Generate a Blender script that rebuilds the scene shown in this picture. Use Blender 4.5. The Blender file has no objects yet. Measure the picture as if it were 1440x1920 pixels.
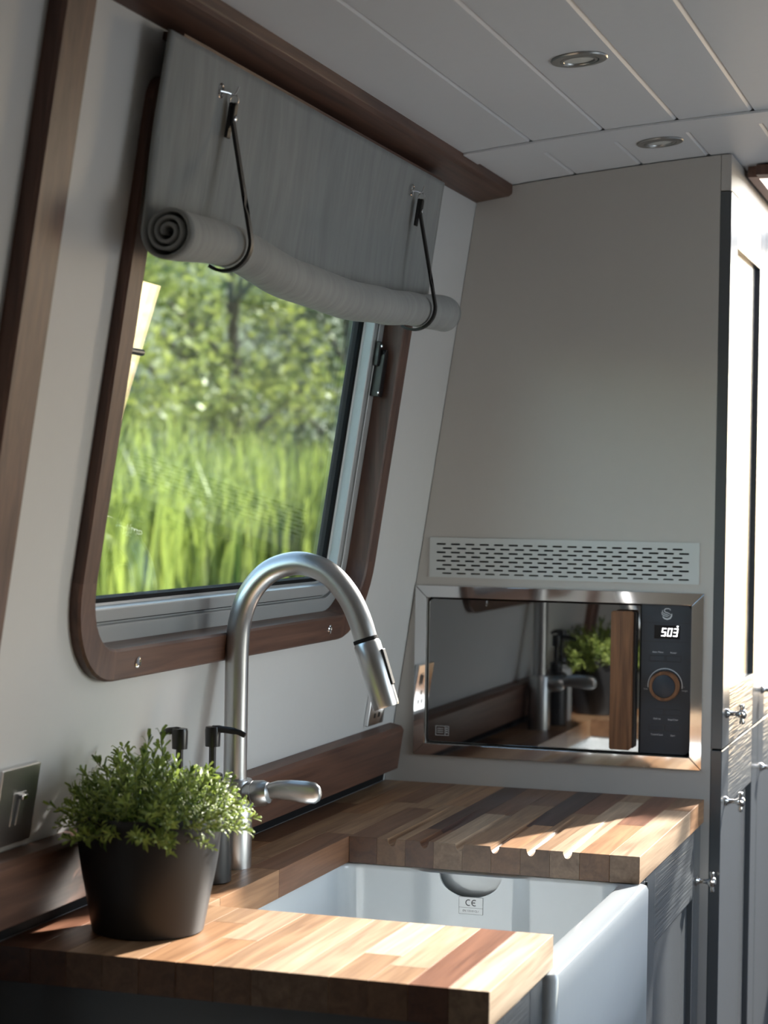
import bpy, bmesh, math, random
from mathutils import Vector, Matrix

SC = bpy.context.scene
COL = SC.collection
PI = math.pi
R = math.radians

# ------------------------------------------------------------------ camera
CAM_Z = 1.4216
yaw, pitch, roll = R(17.94), R(-0.37), R(0.96)
fwd = Vector((-math.sin(yaw) * math.cos(pitch), math.cos(yaw) * math.cos(pitch), math.sin(pitch)))
rgt = Vector((math.cos(yaw), math.sin(yaw), 0))
upv = rgt.cross(fwd)
r2 = rgt * math.cos(roll) + upv * math.sin(roll)
u2 = -rgt * math.sin(roll) + upv * math.cos(roll)
cam_d = bpy.data.cameras.new('camera')
cam = bpy.data.objects.new('camera', cam_d)
COL.objects.link(cam)
cam.matrix_world = Matrix(((r2.x, u2.x, -fwd.x, 0), (r2.y, u2.y, -fwd.y, 0), (r2.z, u2.z, -fwd.z, CAM_Z), (0, 0, 0, 1)))
cam_d.sensor_fit = 'VERTICAL'
cam_d.sensor_height = 36.0
cam_d.lens = 3720.0 / 1920.0 * 36.0
cam_d.clip_start = 0.02
cam_d.clip_end = 400
cam_d.dof.use_dof = True
cam_d.dof.focus_distance = 2.85
cam_d.dof.aperture_fstop = 6.3
SC.camera = cam

# ------------------------------------------------------------------ world, sun, exposure
SC.view_settings.view_transform = 'Standard'
SC.view_settings.look = 'None'
SC.view_settings.gamma = 1.0
SC.view_settings.use_curve_mapping = False
SC.view_settings.exposure = 0.0

SUN_DIR = Vector((-0.79, -1.75, -1.12)).normalized()     # direction the light travels
world = bpy.data.worlds.new('sky')
SC.world = world
world.use_nodes = True
wn = world.node_tree
wn.nodes.clear()
w_out = wn.nodes.new('ShaderNodeOutputWorld')
w_bg = wn.nodes.new('ShaderNodeBackground')
w_sky = wn.nodes.new('ShaderNodeTexSky')
w_sky.sky_type = 'NISHITA'
w_sky.sun_disc = False
w_sky.sun_elevation = R(30)
w_sky.sun_rotation = math.atan2(-SUN_DIR.x, -SUN_DIR.y)
w_sky.air_density = 1.0
w_sky.dust_density = 1.2
w_hsv = wn.nodes.new('ShaderNodeHueSaturation')
w_hsv.inputs['Saturation'].default_value = 0.85
wn.links.new(w_sky.outputs[0], w_hsv.inputs['Color'])
wn.links.new(w_hsv.outputs[0], w_bg.inputs['Color'])
w_bg.inputs['Strength'].default_value = 0.8
wn.links.new(w_bg.outputs[0], w_out.inputs['Surface'])

sun_d = bpy.data.lights.new('sun', 'SUN')
sun_d.energy = 17.0
SC.cycles.max_bounces = 8
sun_d.angle = R(1.2)
sun_d.color = (1.0, 0.955, 0.89)
sun = bpy.data.objects.new('sun', sun_d)
COL.objects.link(sun)
sun.location = (3, 9, 8)
sun.rotation_euler = SUN_DIR.to_track_quat('-Z', 'Y').to_euler()


def area(name, loc, direction, sx, sy, energy, color, portal=False):
    d = bpy.data.lights.new(name, 'AREA')
    d.shape = 'RECTANGLE'
    d.size, d.size_y = sx, sy
    d.energy = energy
    d.color = color
    if portal:
        d.cycles.is_portal = True
    o = bpy.data.objects.new(name, d)
    COL.objects.link(o)
    o.location = loc
    o.rotation_euler = Vector(direction).to_track_quat('-Z', 'Y').to_euler()
    return o


HX0, HX1, HY0, HY1 = -0.47, 0.386, 3.62, 5.12      # roof hatch opening
WY0, WY1, WZ0, WZ1 = 2.20, 3.40, 0.85, 1.65       # assumed side hatch in the unseen right wall, sized for the fill lamp
XR = 0.85                                         # inner face of right wall
area('sky_portal_roof_hatch', ((HX0 + HX1) / 2, (HY0 + HY1) / 2, 2.17), (0, 0, -1), HX1 - HX0, HY1 - HY0, 1, (1, 1, 1), True)
area('sky_portal_doorway', (-0.042, 5.19, 1.53), (0, -1, 0), 0.856, 1.17, 1, (1, 1, 1), True)
area('side_hatch_fill', (XR + 0.08, (WY0 + WY1) / 2, (WZ0 + WZ1) / 2), (-1, 0, 0), WZ1 - WZ0, WY1 - WY0, 8.0, (0.82, 0.92, 1.0))  # soft cool fill lamp added outside the assumed hatch, out of view


# ------------------------------------------------------------------ materials
MATS = {}


def mat(name, color=(0.5, 0.5, 0.5), rough=0.5, metal=0.0, spec=0.5, coat=0.0, bump=None, var=0.0, emit=None, emit_s=0.0, aniso=0.0, scale=60.0):
    if name in MATS:
        return MATS[name]
    m = bpy.data.materials.new(name)
    m.use_nodes = True
    nt = m.node_tree
    b = nt.nodes['Principled BSDF']
    b.inputs['Base Color'].default_value = (*color, 1)
    b.inputs['Roughness'].default_value = rough
    b.inputs['Metallic'].default_value = metal
    b.inputs['Specular IOR Level'].default_value = spec
    b.inputs['Coat Weight'].default_value = coat
    if emit:
        b.inputs['Emission Color'].default_value = (*emit, 1)
        b.inputs['Emission Strength'].default_value = emit_s
    tc = nt.nodes.new('ShaderNodeTexCoord')
    nz = nt.nodes.new('ShaderNodeTexNoise')
    nz.inputs['Scale'].default_value = scale
    nz.inputs['Detail'].default_value = 4
    nt.links.new(tc.outputs['Object'], nz.inputs['Vector'])
    mx = nt.nodes.new('ShaderNodeMix')
    mx.data_type = 'RGBA'
    v = max(var, 0.015)
    mx.inputs[6].default_value = (*[c * (1 - v) for c in color], 1)
    mx.inputs[7].default_value = (*[min(1, c * (1 + v)) for c in color], 1)
    nt.links.new(nz.outputs['Fac'], mx.inputs[0])
    nt.links.new(mx.outputs[2], b.inputs['Base Color'])
    if bump:
        bp = nt.nodes.new('ShaderNodeBump')
        bp.inputs['Strength'].default_value = bump[0]
        bp.inputs['Distance'].default_value = bump[1]
        nt.links.new(nz.outputs['Fac'], bp.inputs['Height'])
        nt.links.new(bp.outputs['Normal'], b.inputs['Normal'])
    MATS[name] = m
    return m


def wood(name, dark, light, grain_axis=1, rough=0.4, fine=1.0, tint=True, contrast=1.0):
    """Procedural grain stretched along one axis; the object's own colour tints it piece by piece."""
    if name in MATS:
        return MATS[name]
    m = bpy.data.materials.new(name)
    m.use_nodes = True
    nt = m.node_tree
    N, L = nt.nodes, nt.links
    b = N['Principled BSDF']
    b.inputs['Roughness'].default_value = rough
    tc = N.new('ShaderNodeTexCoord')
    oi = N.new('ShaderNodeObjectInfo')
    off = N.new('ShaderNodeVectorMath')
    off.operation = 'ADD'
    sc_ = N.new('ShaderNodeVectorMath')
    sc_.operation = 'SCALE'
    cx = N.new('ShaderNodeCombineXYZ')
    for i in range(3):
        L.new(oi.outputs['Random'], cx.inputs[i])
    L.new(cx.outputs[0], sc_.inputs[0])
    sc_.inputs['Scale'].default_value = 37.0
    L.new(tc.outputs['Object'], off.inputs[0])
    L.new(sc_.outputs[0], off.inputs[1])
    mp = N.new('ShaderNodeMapping')
    s = [42.0 * fine] * 3
    s[grain_axis] = 2.6 * fine
    mp.inputs['Scale'].default_value = s
    L.new(off.outputs[0], mp.inputs['Vector'])
    n1 = N.new('ShaderNodeTexNoise')
    n1.inputs['Scale'].default_value = 1.0
    n1.inputs['Detail'].default_value = 6
    n1.inputs['Distortion'].default_value = 1.3
    L.new(mp.outputs[0], n1.inputs['Vector'])
    mp2 = N.new('ShaderNodeMapping')
    s2 = [260.0 * fine] * 3
    s2[grain_axis] = 7.0 * fine
    mp2.inputs['Scale'].default_value = s2
    L.new(off.outputs[0], mp2.inputs['Vector'])
    n2 = N.new('ShaderNodeTexNoise')
    n2.inputs['Scale'].default_value = 1.0
    n2.inputs['Detail'].default_value = 3
    L.new(mp2.outputs[0], n2.inputs['Vector'])
    ad = N.new('ShaderNodeMix')
    ad.inputs[0].default_value = 0.3
    L.new(n1.outputs['Fac'], ad.inputs[2])
    L.new(n2.outputs['Fac'], ad.inputs[3])
    rp = N.new('ShaderNodeValToRGB')
    h = 0.16 / contrast
    rp.color_ramp.elements[0].position = 0.5 - h
    rp.color_ramp.elements[0].color = (*dark, 1)
    rp.color_ramp.elements[1].position = 0.5 + h
    rp.color_ramp.elements[1].color = (*light, 1)
    L.new(ad.outputs[0], rp.inputs['Fac'])
    if tint:
        mu = N.new('ShaderNodeMix')
        mu.data_type = 'RGBA'
        mu.blend_type = 'MULTIPLY'
        mu.inputs[0].default_value = 1.0
        L.new(rp.outputs[0], mu.inputs[6])
        L.new(oi.outputs['Color'], mu.inputs[7])
        ge = N.new('ShaderNodeNewGeometry')          # oiled end grain is darker than the faces
        sx_ = N.new('ShaderNodeSeparateXYZ')
        L.new(ge.outputs['True Normal'], sx_.inputs[0])
        ab = N.new('ShaderNodeMath'); ab.operation = 'ABSOLUTE'
        L.new(sx_.outputs[grain_axis], ab.inputs[0])
        gt = N.new('ShaderNodeMath'); gt.operation = 'GREATER_THAN'
        gt.inputs[1].default_value = 0.85
        L.new(ab.outputs[0], gt.inputs[0])
        eg = N.new('ShaderNodeMix')
        eg.data_type = 'RGBA'
        eg.blend_type = 'MULTIPLY'
        L.new(gt.outputs[0], eg.inputs[0])
        L.new(mu.outputs[2], eg.inputs[6])
        eg.inputs[7].default_value = (0.38, 0.33, 0.30, 1)
        L.new(eg.outputs[2], b.inputs['Base Color'])
    else:
        L.new(rp.outputs[0], b.inputs['Base Color'])
    bp = N.new('ShaderNodeBump')
    bp.inputs['Strength'].default_value = 0.12
    bp.inputs['Distance'].default_value = 0.001
    L.new(n2.outputs['Fac'], bp.inputs['Height'])
    L.new(bp.outputs['Normal'], b.inputs['Normal'])
    MATS[name] = m
    return m


def glass_mat(name, tintc=(0.95, 0.98, 0.96), r0=0.04):
    m = bpy.data.materials.new(name)
    m.use_nodes = True
    nt = m.node_tree
    N, L = nt.nodes, nt.links
    N.clear()
    out = N.new('ShaderNodeOutputMaterial')
    tr = N.new('ShaderNodeBsdfTransparent')
    tr.inputs['Color'].default_value = (*tintc, 1)
    gl = N.new('ShaderNodeBsdfGlossy')
    gl.inputs['Roughness'].default_value = 0.0
    geo = N.new('ShaderNodeNewGeometry')
    dot = N.new('ShaderNodeVectorMath')
    dot.operation = 'DOT_PRODUCT'
    L.new(geo.outputs['Incoming'], dot.inputs[0])
    L.new(geo.outputs['Normal'], dot.inputs[1])
    a = N.new('ShaderNodeMath'); a.operation = 'ABSOLUTE'
    L.new(dot.outputs['Value'], a.inputs[0])
    s = N.new('ShaderNodeMath'); s.operation = 'SUBTRACT'
    s.inputs[0].default_value = 1.0
    L.new(a.outputs[0], s.inputs[1])
    p = N.new('ShaderNodeMath'); p.operation = 'POWER'
    L.new(s.outputs[0], p.inputs[0]); p.inputs[1].default_value = 5.0
    q = N.new('ShaderNodeMath'); q.operation = 'MULTIPLY_ADD'
    L.new(p.outputs[0], q.inputs[0]); q.inputs[1].default_value = 1 - r0; q.inputs[2].default_value = r0
    mx = N.new('ShaderNodeMixShader')
    L.new(q.outputs[0], mx.inputs[0])
    L.new(tr.outputs[0], mx.inputs[1])
    L.new(gl.outputs[0], mx.inputs[2])
    L.new(mx.outputs[0], out.inputs['Surface'])
    MATS[name] = m
    return m


def leaf_mat(name, c0, c1, scale=3.0, trans=0.4, rough=0.5):
    m = bpy.data.materials.new(name)
    m.use_nodes = True
    nt = m.node_tree
    N, L = nt.nodes, nt.links
    b = N['Principled BSDF']
    out = N['Material Output']
    b.inputs['Roughness'].default_value = rough
    tc = N.new('ShaderNodeTexCoord')
    geo = N.new('ShaderNodeNewGeometry')
    nz = N.new('ShaderNodeTexNoise')
    nz.inputs['Scale'].default_value = scale
    nz.inputs['Detail'].default_value = 3
    L.new(tc.outputs['Object'], nz.inputs['Vector'])
    ad = N.new('ShaderNodeMath'); ad.operation = 'MULTIPLY_ADD'
    L.new(geo.outputs['Random Per Island'], ad.inputs[0]); ad.inputs[1].default_value = 0.55
    L.new(nz.outputs['Fac'], ad.inputs[2])
    rp = N.new('ShaderNodeValToRGB')
    rp.color_ramp.elements[0].position = 0.45
    rp.color_ramp.elements[0].color = (*c0, 1)
    rp.color_ramp.elements[1].position = 1.0
    rp.color_ramp.elements[1].color = (*c1, 1)
    L.new(ad.outputs[0], rp.inputs['Fac'])
    L.new(rp.outputs[0], b.inputs['Base Color'])
    tl = N.new('ShaderNodeBsdfTranslucent')
    L.new(rp.outputs[0], tl.inputs['Color'])
    mx = N.new('ShaderNodeMixShader')
    mx.inputs[0].default_value = trans
    L.new(b.outputs[0], mx.inputs[1])
    L.new(tl.outputs[0], mx.inputs[2])
    L.new(mx.outputs[0], out.inputs['Surface'])
    MATS[name] = m
    return m


M_WALL = mat('wall_paint', (0.63, 0.635, 0.63), 0.55)
M_CEIL = mat('ceiling_paint', (0.70, 0.715, 0.74), 0.42)
M_BEIGE = mat('beige_panel_paint', (0.49, 0.465, 0.435), 0.5)
M_WHITE = mat('white_paint', (0.75, 0.75, 0.74), 0.4)
M_SLATE = mat('slate_grey_paint', (0.085, 0.092, 0.098), 0.2, bump=(0.06, 0.0004), scale=120)
M_SLATE_GRAIN = wood('slate_grey_open_grain', (0.075, 0.082, 0.088), (0.10, 0.108, 0.115), 1, 0.28, 1.0, False)
for _n in M_SLATE_GRAIN.node_tree.nodes:
    if _n.type == 'BUMP':
        _n.inputs['Strength'].default_value = 1.0
        _n.inputs['Distance'].default_value = 0.0018
M_DARKBODY = mat('dark_carcass', (0.04, 0.042, 0.045), 0.5)
M_STAVE = wood('walnut_block', (0.52, 0.46, 0.42), (1.04, 1.04, 1.04), 1, 0.42, 1.0, True)
M_TRIM_Y = wood('walnut_trim_lengthwise', (0.060, 0.028, 0.019), (0.155, 0.078, 0.052), 1, 0.45, 0.9, False)
M_TRIM_V = wood('walnut_trim_upright', (0.062, 0.029, 0.021), (0.148, 0.075, 0.053), 2, 0.45, 0.9, False)
M_MWWOOD = wood('oak_handle', (0.10, 0.04, 0.016), (0.27, 0.12, 0.05), 2, 0.5, 1.6, False)
M_STEEL = mat('brushed_steel', (0.54, 0.545, 0.545), 0.31, 1.0)
M_CHROME = mat('polished_chrome', (0.75, 0.75, 0.76), 0.06, 1.0)
M_NICKEL = mat('bright_nickel', (0.72, 0.71, 0.68), 0.12, 1.0)
M_ALU = mat('grey_aluminium', (0.40, 0.42, 0.43), 0.35, 0.15)
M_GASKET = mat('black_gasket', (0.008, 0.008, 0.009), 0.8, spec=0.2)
M_BLACK = mat('black_plastic', (0.012, 0.012, 0.013), 0.28)
M_SATINBLACK = mat('satin_black', (0.016, 0.016, 0.017), 0.35)
M_POT = mat('charcoal_pot', (0.012, 0.0128, 0.0145), 0.45, bump=(0.05, 0.0004), scale=300)
M_SOIL = mat('soil', (0.03, 0.02, 0.013), 0.9, bump=(0.8, 0.004), var=0.5, scale=200)
M_CERAMIC = mat('white_fireclay', (0.60, 0.645, 0.67), 0.12, coat=0.3)
M_PALEBOTTLE = mat('pale_bottle', (0.62, 0.63, 0.63), 0.2)
M_LEATHER = mat('black_leather', (0.012, 0.011, 0.010), 0.5, bump=(0.2, 0.0005), scale=500)
M_MWGLASS = mat('black_door_glass', (0.004, 0.004, 0.005), 0.02)
M_MWGLASS.node_tree.nodes['Principled BSDF'].inputs['IOR'].default_value = 2.7
M_MWPANEL = mat('slate_control_panel', (0.028, 0.034, 0.045), 0.45)
M_MWDISP = mat('display_window', (0.01, 0.009, 0.013), 0.15)
M_LCD = mat('lit_digits', (1, 1, 1), 0.5, emit=(1, 1, 1), emit_s=2.2)
M_PRINT = mat('white_print', (0.62, 0.64, 0.66), 0.4)
M_PRINTDIM = mat('grey_print', (0.30, 0.32, 0.35), 0.4)
M_BLACKPRINT = mat('black_print', (0.06, 0.06, 0.065), 0.5)
M_STICKER = mat('clear_sticker', (0.76, 0.78, 0.79), 0.25)
M_VENT = mat('vent_paint', (0.56, 0.58, 0.57), 0.45)
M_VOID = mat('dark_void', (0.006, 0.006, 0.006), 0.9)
M_LIGHTRING = mat('satin_nickel_ring', (0.40, 0.40, 0.39), 0.3, 0.9)
M_LENS = mat('frosted_lens', (0.62, 0.62, 0.58), 0.35)
M_FLOOR = wood('oak_floor', (0.075, 0.058, 0.045), (0.14, 0.11, 0.085), 1, 0.4, 0.5, False)
M_GLASS = glass_mat('window_glass')
M_HATCHWOOD = wood('hatch_lining_wood', (0.20, 0.105, 0.075), (0.30, 0.175, 0.13), 1, 0.5, 0.7, False)


def fabric_mat():
    m = bpy.data.materials.new('grey_linen')
    m.use_nodes = True
    nt = m.node_tree
    N, L = nt.nodes, nt.links
    b = N['Principled BSDF']
    b.inputs['Roughness'].default_value = 0.9
    b.inputs['Sheen Weight'].default_value = 0.2
    tc = N.new('ShaderNodeTexCoord')
    mp = N.new('ShaderNodeMapping')
    mp.inputs['Scale'].default_value = (30, 60, 9)
    L.new(tc.outputs['Object'], mp.inputs['Vector'])
    nz = N.new('ShaderNodeTexNoise')
    nz.inputs['Scale'].default_value = 1.0
    nz.inputs['Detail'].default_value = 5
    L.new(mp.outputs[0], nz.inputs['Vector'])
    rp = N.new('ShaderNodeValToRGB')
    rp.color_ramp.elements[0].position = 0.3
    rp.color_ramp.elements[0].color = (0.255, 0.265, 0.258, 1)
    rp.color_ramp.elements[1].position = 0.7
    rp.color_ramp.elements[1].color = (0.31, 0.325, 0.315, 1)
    L.new(nz.outputs['Fac'], rp.inputs['Fac'])
    L.new(rp.outputs[0], b.inputs['Base Color'])
    bp = N.new('ShaderNodeBump')
    bp.inputs['Strength'].default_value = 0.35
    bp.inputs['Distance'].default_value = 0.004
    L.new(nz.outputs['Fac'], bp.inputs['Height'])
    L.new(bp.outputs['Normal'], b.inputs['Normal'])
    MATS['grey_linen'] = m
    return m


M_LINEN = fabric_mat()
M_HERB = leaf_mat('herb_leaf', (0.07, 0.13, 0.02), (0.36, 0.45, 0.10), 25, 0.3, 0.45)
M_STEM = mat('herb_stem', (0.12, 0.17, 0.05), 0.6)
M_REED = leaf_mat('reed_blade', (0.04, 0.08, 0.018), (0.46, 0.52, 0.13), 0.6, 0.4)
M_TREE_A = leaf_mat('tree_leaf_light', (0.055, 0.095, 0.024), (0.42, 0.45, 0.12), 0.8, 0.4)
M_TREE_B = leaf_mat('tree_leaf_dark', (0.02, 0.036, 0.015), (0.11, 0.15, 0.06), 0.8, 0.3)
M_BARK = mat('bark', (0.09, 0.07, 0.05), 0.9, var=0.3, scale=8)
M_BANK = mat('grass_bank', (0.03, 0.05, 0.015), 0.9, var=0.5, scale=2.0)


def water_mat():
    m = mat('canal_water', (0.05, 0.075, 0.035), 0.05, spec=0.6, bump=(0.25, 0.05), scale=1.2)
    return m


M_WATER = water_mat()


# ------------------------------------------------------------------ mesh helpers
class MB:
    def __init__(s):
        s.v, s.f = [], []

    def add(s, verts, faces):
        o = len(s.v)
        s.v += [tuple(p) for p in verts]
        s.f += [tuple(i + o for i in f) for f in faces]
        return s

    def hexa(s, p):        # 8 points: bottom ring 0-3, top ring 4-7
        return s.add(p, [(3, 2, 1, 0), (4, 5, 6, 7), (0, 1, 5, 4), (1, 2, 6, 5), (2, 3, 7, 6), (3, 0, 4, 7)])

    def box(s, x0, x1, y0, y1, z0, z1):
        return s.hexa([(x0, y0, z0), (x1, y0, z0), (x1, y1, z0), (x0, y1, z0), (x0, y0, z1), (x1, y0, z1), (x1, y1, z1), (x0, y1, z1)])

    def prism(s, poly, fn, a, b):      # poly of 2D points, fn(p,t)->3D
        n = len(poly)
        v = [fn(p, a) for p in poly] + [fn(p, b) for p in poly]
        f = [tuple(range(n))[::-1], tuple(range(n, 2 * n))]
        f += [(i, (i + 1) % n, n + (i + 1) % n, n + i) for i in range(n)]
        return s.add(v, f)

    def loft(s, rings, cap0=True, cap1=True, closed=True):
        n = len(rings[0])
        v = [p for r in rings for p in r]
        f = []
        for k in range(len(rings) - 1):
            for i in range(n if closed else n - 1):
                j = (i + 1) % n
                f.append((k * n + i, k * n + j, (k + 1) * n + j, (k + 1) * n + i))
        if cap0:
            f.append(tuple(range(n))[::-1])
        if cap1:
            f.append(tuple((len(rings) - 1) * n + i for i in range(n)))
        return s.add(v, f)

    def tube(s, path, rad, n=16, caps=True):
        path = [Vector(p) for p in path]
        if not isinstance(rad, (list, tuple)):
            rad = [rad] * len(path)
        rings = []
        nrm = None
        for i, p in enumerate(path):
            t = (path[min(i + 1, len(path) - 1)] - path[max(i - 1, 0)]).normalized()
            if nrm is None:
                h = Vector((0, 0, 1)) if abs(t.z) < 0.9 else Vector((0, 1, 0))
                nrm = (h - t * h.dot(t)).normalized()
            else:
                nrm = (nrm - t * nrm.dot(t)).normalized()
            bn = t.cross(nrm)
            rings.append([p + (nrm * math.cos(2 * PI * k / n) + bn * math.sin(2 * PI * k / n)) * rad[i] for k in range(n)])
        return s.loft(rings, caps, caps)

    def lathe(s, prof, center, axis=(0, 0, 1), n=32, caps=True):
        ax = Vector(axis).normalized()
        h = Vector((1, 0, 0)) if abs(ax.x) < 0.9 else Vector((0, 1, 0))
        a = (h - ax * h.dot(ax)).normalized()
        b = ax.cross(a)
        c = Vector(center)
        rings = [[c + ax * z + (a * math.cos(2 * PI * k / n) + b * math.sin(2 * PI * k / n)) * r for k in range(n)] for r, z in prof]
        return s.loft(rings, caps, caps)

    def ellipsoid(s, c, rx, ry, rz, n=12, m=8):
        rings = []
        for i in range(1, m):
            t = PI * i / m - PI / 2
            rings.append([(c[0] + rx * math.cos(t) * math.cos(2 * PI * k / n), c[1] + ry * math.cos(t) * math.sin(2 * PI * k / n), c[2] + rz * math.sin(t)) for k in range(n)])
        return s.loft(rings)

    def mesh(s, name, smooth=None):
        me = bpy.data.meshes.new(name)
        me.from_pydata(s.v, [], s.f)
        bm = bmesh.new()
        bm.from_mesh(me)
        bmesh.ops.recalc_face_normals(bm, faces=bm.faces)
        bm.to_mesh(me)
        bm.free()
        if smooth:
            me.polygons.foreach_set('use_smooth', [True] * len(me.polygons))
            me.set_sharp_from_angle(angle=R(smooth))
        me.update()
        return me

    def build(s, name, material, parent=None, smooth=None, bevel=0, label=None):
        me = s.mesh(name, smooth)
        me.materials.append(material)
        return link(name, me, parent, bevel, label)


def link(name, me, parent=None, bevel=0, label=None):
    o = bpy.data.objects.new(name, me)
    COL.objects.link(o)
    if parent is not None:
        o.parent = parent
        par = parent
        off = Vector((0, 0, 0))
        while par is not None:
            off += par.location if par.type == 'EMPTY' else Vector((0, 0, 0))
            par = par.parent
        o.matrix_parent_inverse = Matrix.Translation(-off) if parent.type == 'EMPTY' else Matrix.Identity(4)
    if bevel:
        b = o.modifiers.new('bevel', 'BEVEL')
        b.width = bevel
        b.segments = 2
        b.limit_method = 'ANGLE'
        b.angle_limit = R(40)
    if label:
        o['label'] = label
    return o


def tag(o, label, cat, group=None, kind=None):
    o['label'] = label
    o['category'] = cat
    if group:
        o['group'] = group
    if kind:
        o['kind'] = kind
    return o


def thing(name, loc, label, cat, group=None, kind=None):
    o = bpy.data.objects.new(name, None)
    COL.objects.link(o)
    o.location = loc
    o.empty_display_size = 0.05
    return tag(o, label, cat, group, kind)


def lerp(a, b, t):
    return a + (b - a) * t


def interp(pts, x):
    if x <= pts[0][0]:
        return pts[0][1]
    for (a, va), (b, vb) in zip(pts, pts[1:]):
        if x <= b:
            t = (x - a) / (b - a)
            t = t * t * (3 - 2 * t)
            return lerp(va, vb, t)
    return pts[-1][1]


def text_mb(s, size, cx, cz, y, mb=None, align='CENTER', bold=0.0):
    """flat lettering standing in the x-z plane, facing -y"""
    cu = bpy.data.curves.new('lettering', 'FONT')
    cu.body = s
    cu.size = size
    cu.align_x = align
    cu.align_y = 'CENTER'
    cu.extrude = 0.00005
    cu.offset = bold
    cu.resolution_u = 3
    o = bpy.data.objects.new('lettering', cu)
    COL.objects.link(o)
    bpy.context.view_layer.update()
    dg = bpy.context.evaluated_depsgraph_get()
    me = bpy.data.meshes.new_from_object(o.evaluated_get(dg))
    mb = mb or MB()
    mb.add([(cx + v.co.x, y - v.co.z, cz + v.co.y) for v in me.vertices], [tuple(p.vertices) for p in me.polygons])
    bpy.data.objects.remove(o)
    bpy.data.curves.remove(cu)
    bpy.data.meshes.remove(me)
    return mb


# ------------------------------------------------------------------ layout
TH = R(8.4694)
UPW = Vector((math.sin(TH), 0, math.cos(TH)))
NW = Vector((math.cos(TH), 0, -math.sin(TH)))
ZT = 0.91                         # worktop top
XW0 = -1.1070                     # wall face at worktop height
YP = 3.4465                       # front of the tall end panel


def W(u, v, off=0.0):
    return Vector((XW0, u, ZT)) + UPW * v + NW * off


def xwall(z):
    return XW0 + math.tan(TH) * (z - ZT)


def ceil_z(x):
    return 2.0527 - 0.074 * (x - 0.05) ** 2


# ------------------------------------------------------------------ structure
YB, YF = -1.7, 5.12
DX0, DX1, DZ0, DZ1 = -0.47, 0.386, 0.95, 2.012     # open doorway at the far end


def wall_left():
    us = [YB, 2.09, 3.125, YF]
    vs = [-0.93, 0.31, 0.985, 1.16]
    mb = MB()
    th = 0.07
    for i in range(3):
        for j in range(3):
            if i == 1 and j == 1:
                continue
            a, b, c, d = us[i], us[i + 1], vs[j], vs[j + 1]
            mb.hexa([W(a, c, -th), W(b, c, -th), W(b, c, 0), W(a, c, 0), W(a, d, -th), W(b, d, -th), W(b, d, 0), W(a, d, 0)])
    for cu, su in ((us[1], 1), (us[2], -1)):
        for cv, sv in ((vs[1], 1), (vs[2], -1)):
            q = 0.055 if sv > 0 else 0.012
            mb.prism([(cu, cv), (cu + q * su, cv), (cu, cv + q * sv)], lambda p, t: W(p[0], p[1], t), -th, 0)
    o = mb.build('wall_left', M_WALL)
    bm = bmesh.new(); bm.from_mesh(o.data)
    bmesh.ops.remove_doubles(bm, verts=bm.verts, dist=1e-5)
    dup = {}
    for f in bm.faces:
        k = frozenset(v.index for v in f.verts)
        dup.setdefault(k, []).append(f)
    dead = [f for fs in dup.values() if len(fs) > 1 for f in fs]
    bmesh.ops.delete(bm, geom=dead, context='FACES_ONLY')
    bmesh.ops.recalc_face_normals(bm, faces=bm.faces)
    bm.to_mesh(o.data); bm.free()
    tag(o, 'off-white painted cabin side leaning inwards around the window', 'wall', kind='structure')


wall_left()

o = MB().box(-1.3, 1.0, YB, YF, -0.05, 0.0).build('floor', M_FLOOR)
tag(o, 'dark boarded cabin floor below the counter', 'floor', kind='structure')

# right wall with a hatch opening added for the fill lamp
mb = MB()
for (y0, y1, z0, z1) in ((YB, WY0, 0, 2.06), (WY1, YF, 0, 2.06), (WY0, WY1, 0, WZ0), (WY0, WY1, WZ1, 2.06)):
    mb.box(XR, XR + 0.06, y0, y1, z0, z1)
tag(mb.build('wall_right', M_WHITE), 'white painted cabin side opposite the sink with an added side hatch opening', 'wall', kind='structure')
tag(MB().box(-1.2, 0.91, YB - 0.05, YB, 0, 2.12).build('wall_back', M_WALL), 'plain bulkhead behind the camera', 'wall', kind='structure')
mb = MB()
for (x0, x1, z0, z1) in ((-1.2, DX0, 0, 2.01), (DX1, 0.91, 0, 2.01), (DX0, DX1, 0, DZ0), (DX0, DX1, DZ1, 2.01)):
    mb.box(x0, x1, YF, YF + 0.05, z0, z1)
tag(mb.build('wall_front', M_WALL), 'bulkhead with an open doorway at the far end of the cabin', 'wall', kind='structure')

# ceiling: cambered boards running along the boat
ceiling = thing('ceiling', (0, 1.0, 2.0), 'cambered white tongue and groove cabin ceiling', 'ceiling', kind='structure')
BW = 0.118
xe = [-0.8875 + BW * k for k in range(15)]


def board(x0, x1, y0, y1):
    g, c, t = 0.0007, 0.0055, 0.012
    a, b = x0 + g, x1 - g
    poly = [(a, ceil_z(a) + t), (a, ceil_z(a) + 0.0045), (a + 0.0008, ceil_z(a)), ((a + b) / 2, ceil_z((a + b) / 2)), (b - c, ceil_z(b - c)), (b, ceil_z(b) + 0.0045), (b, ceil_z(b) + t)]
    MB().prism(poly, lambda p, y: (p[0], y, p[1]), y0, y1).build('board', M_CEIL, ceiling)


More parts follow.
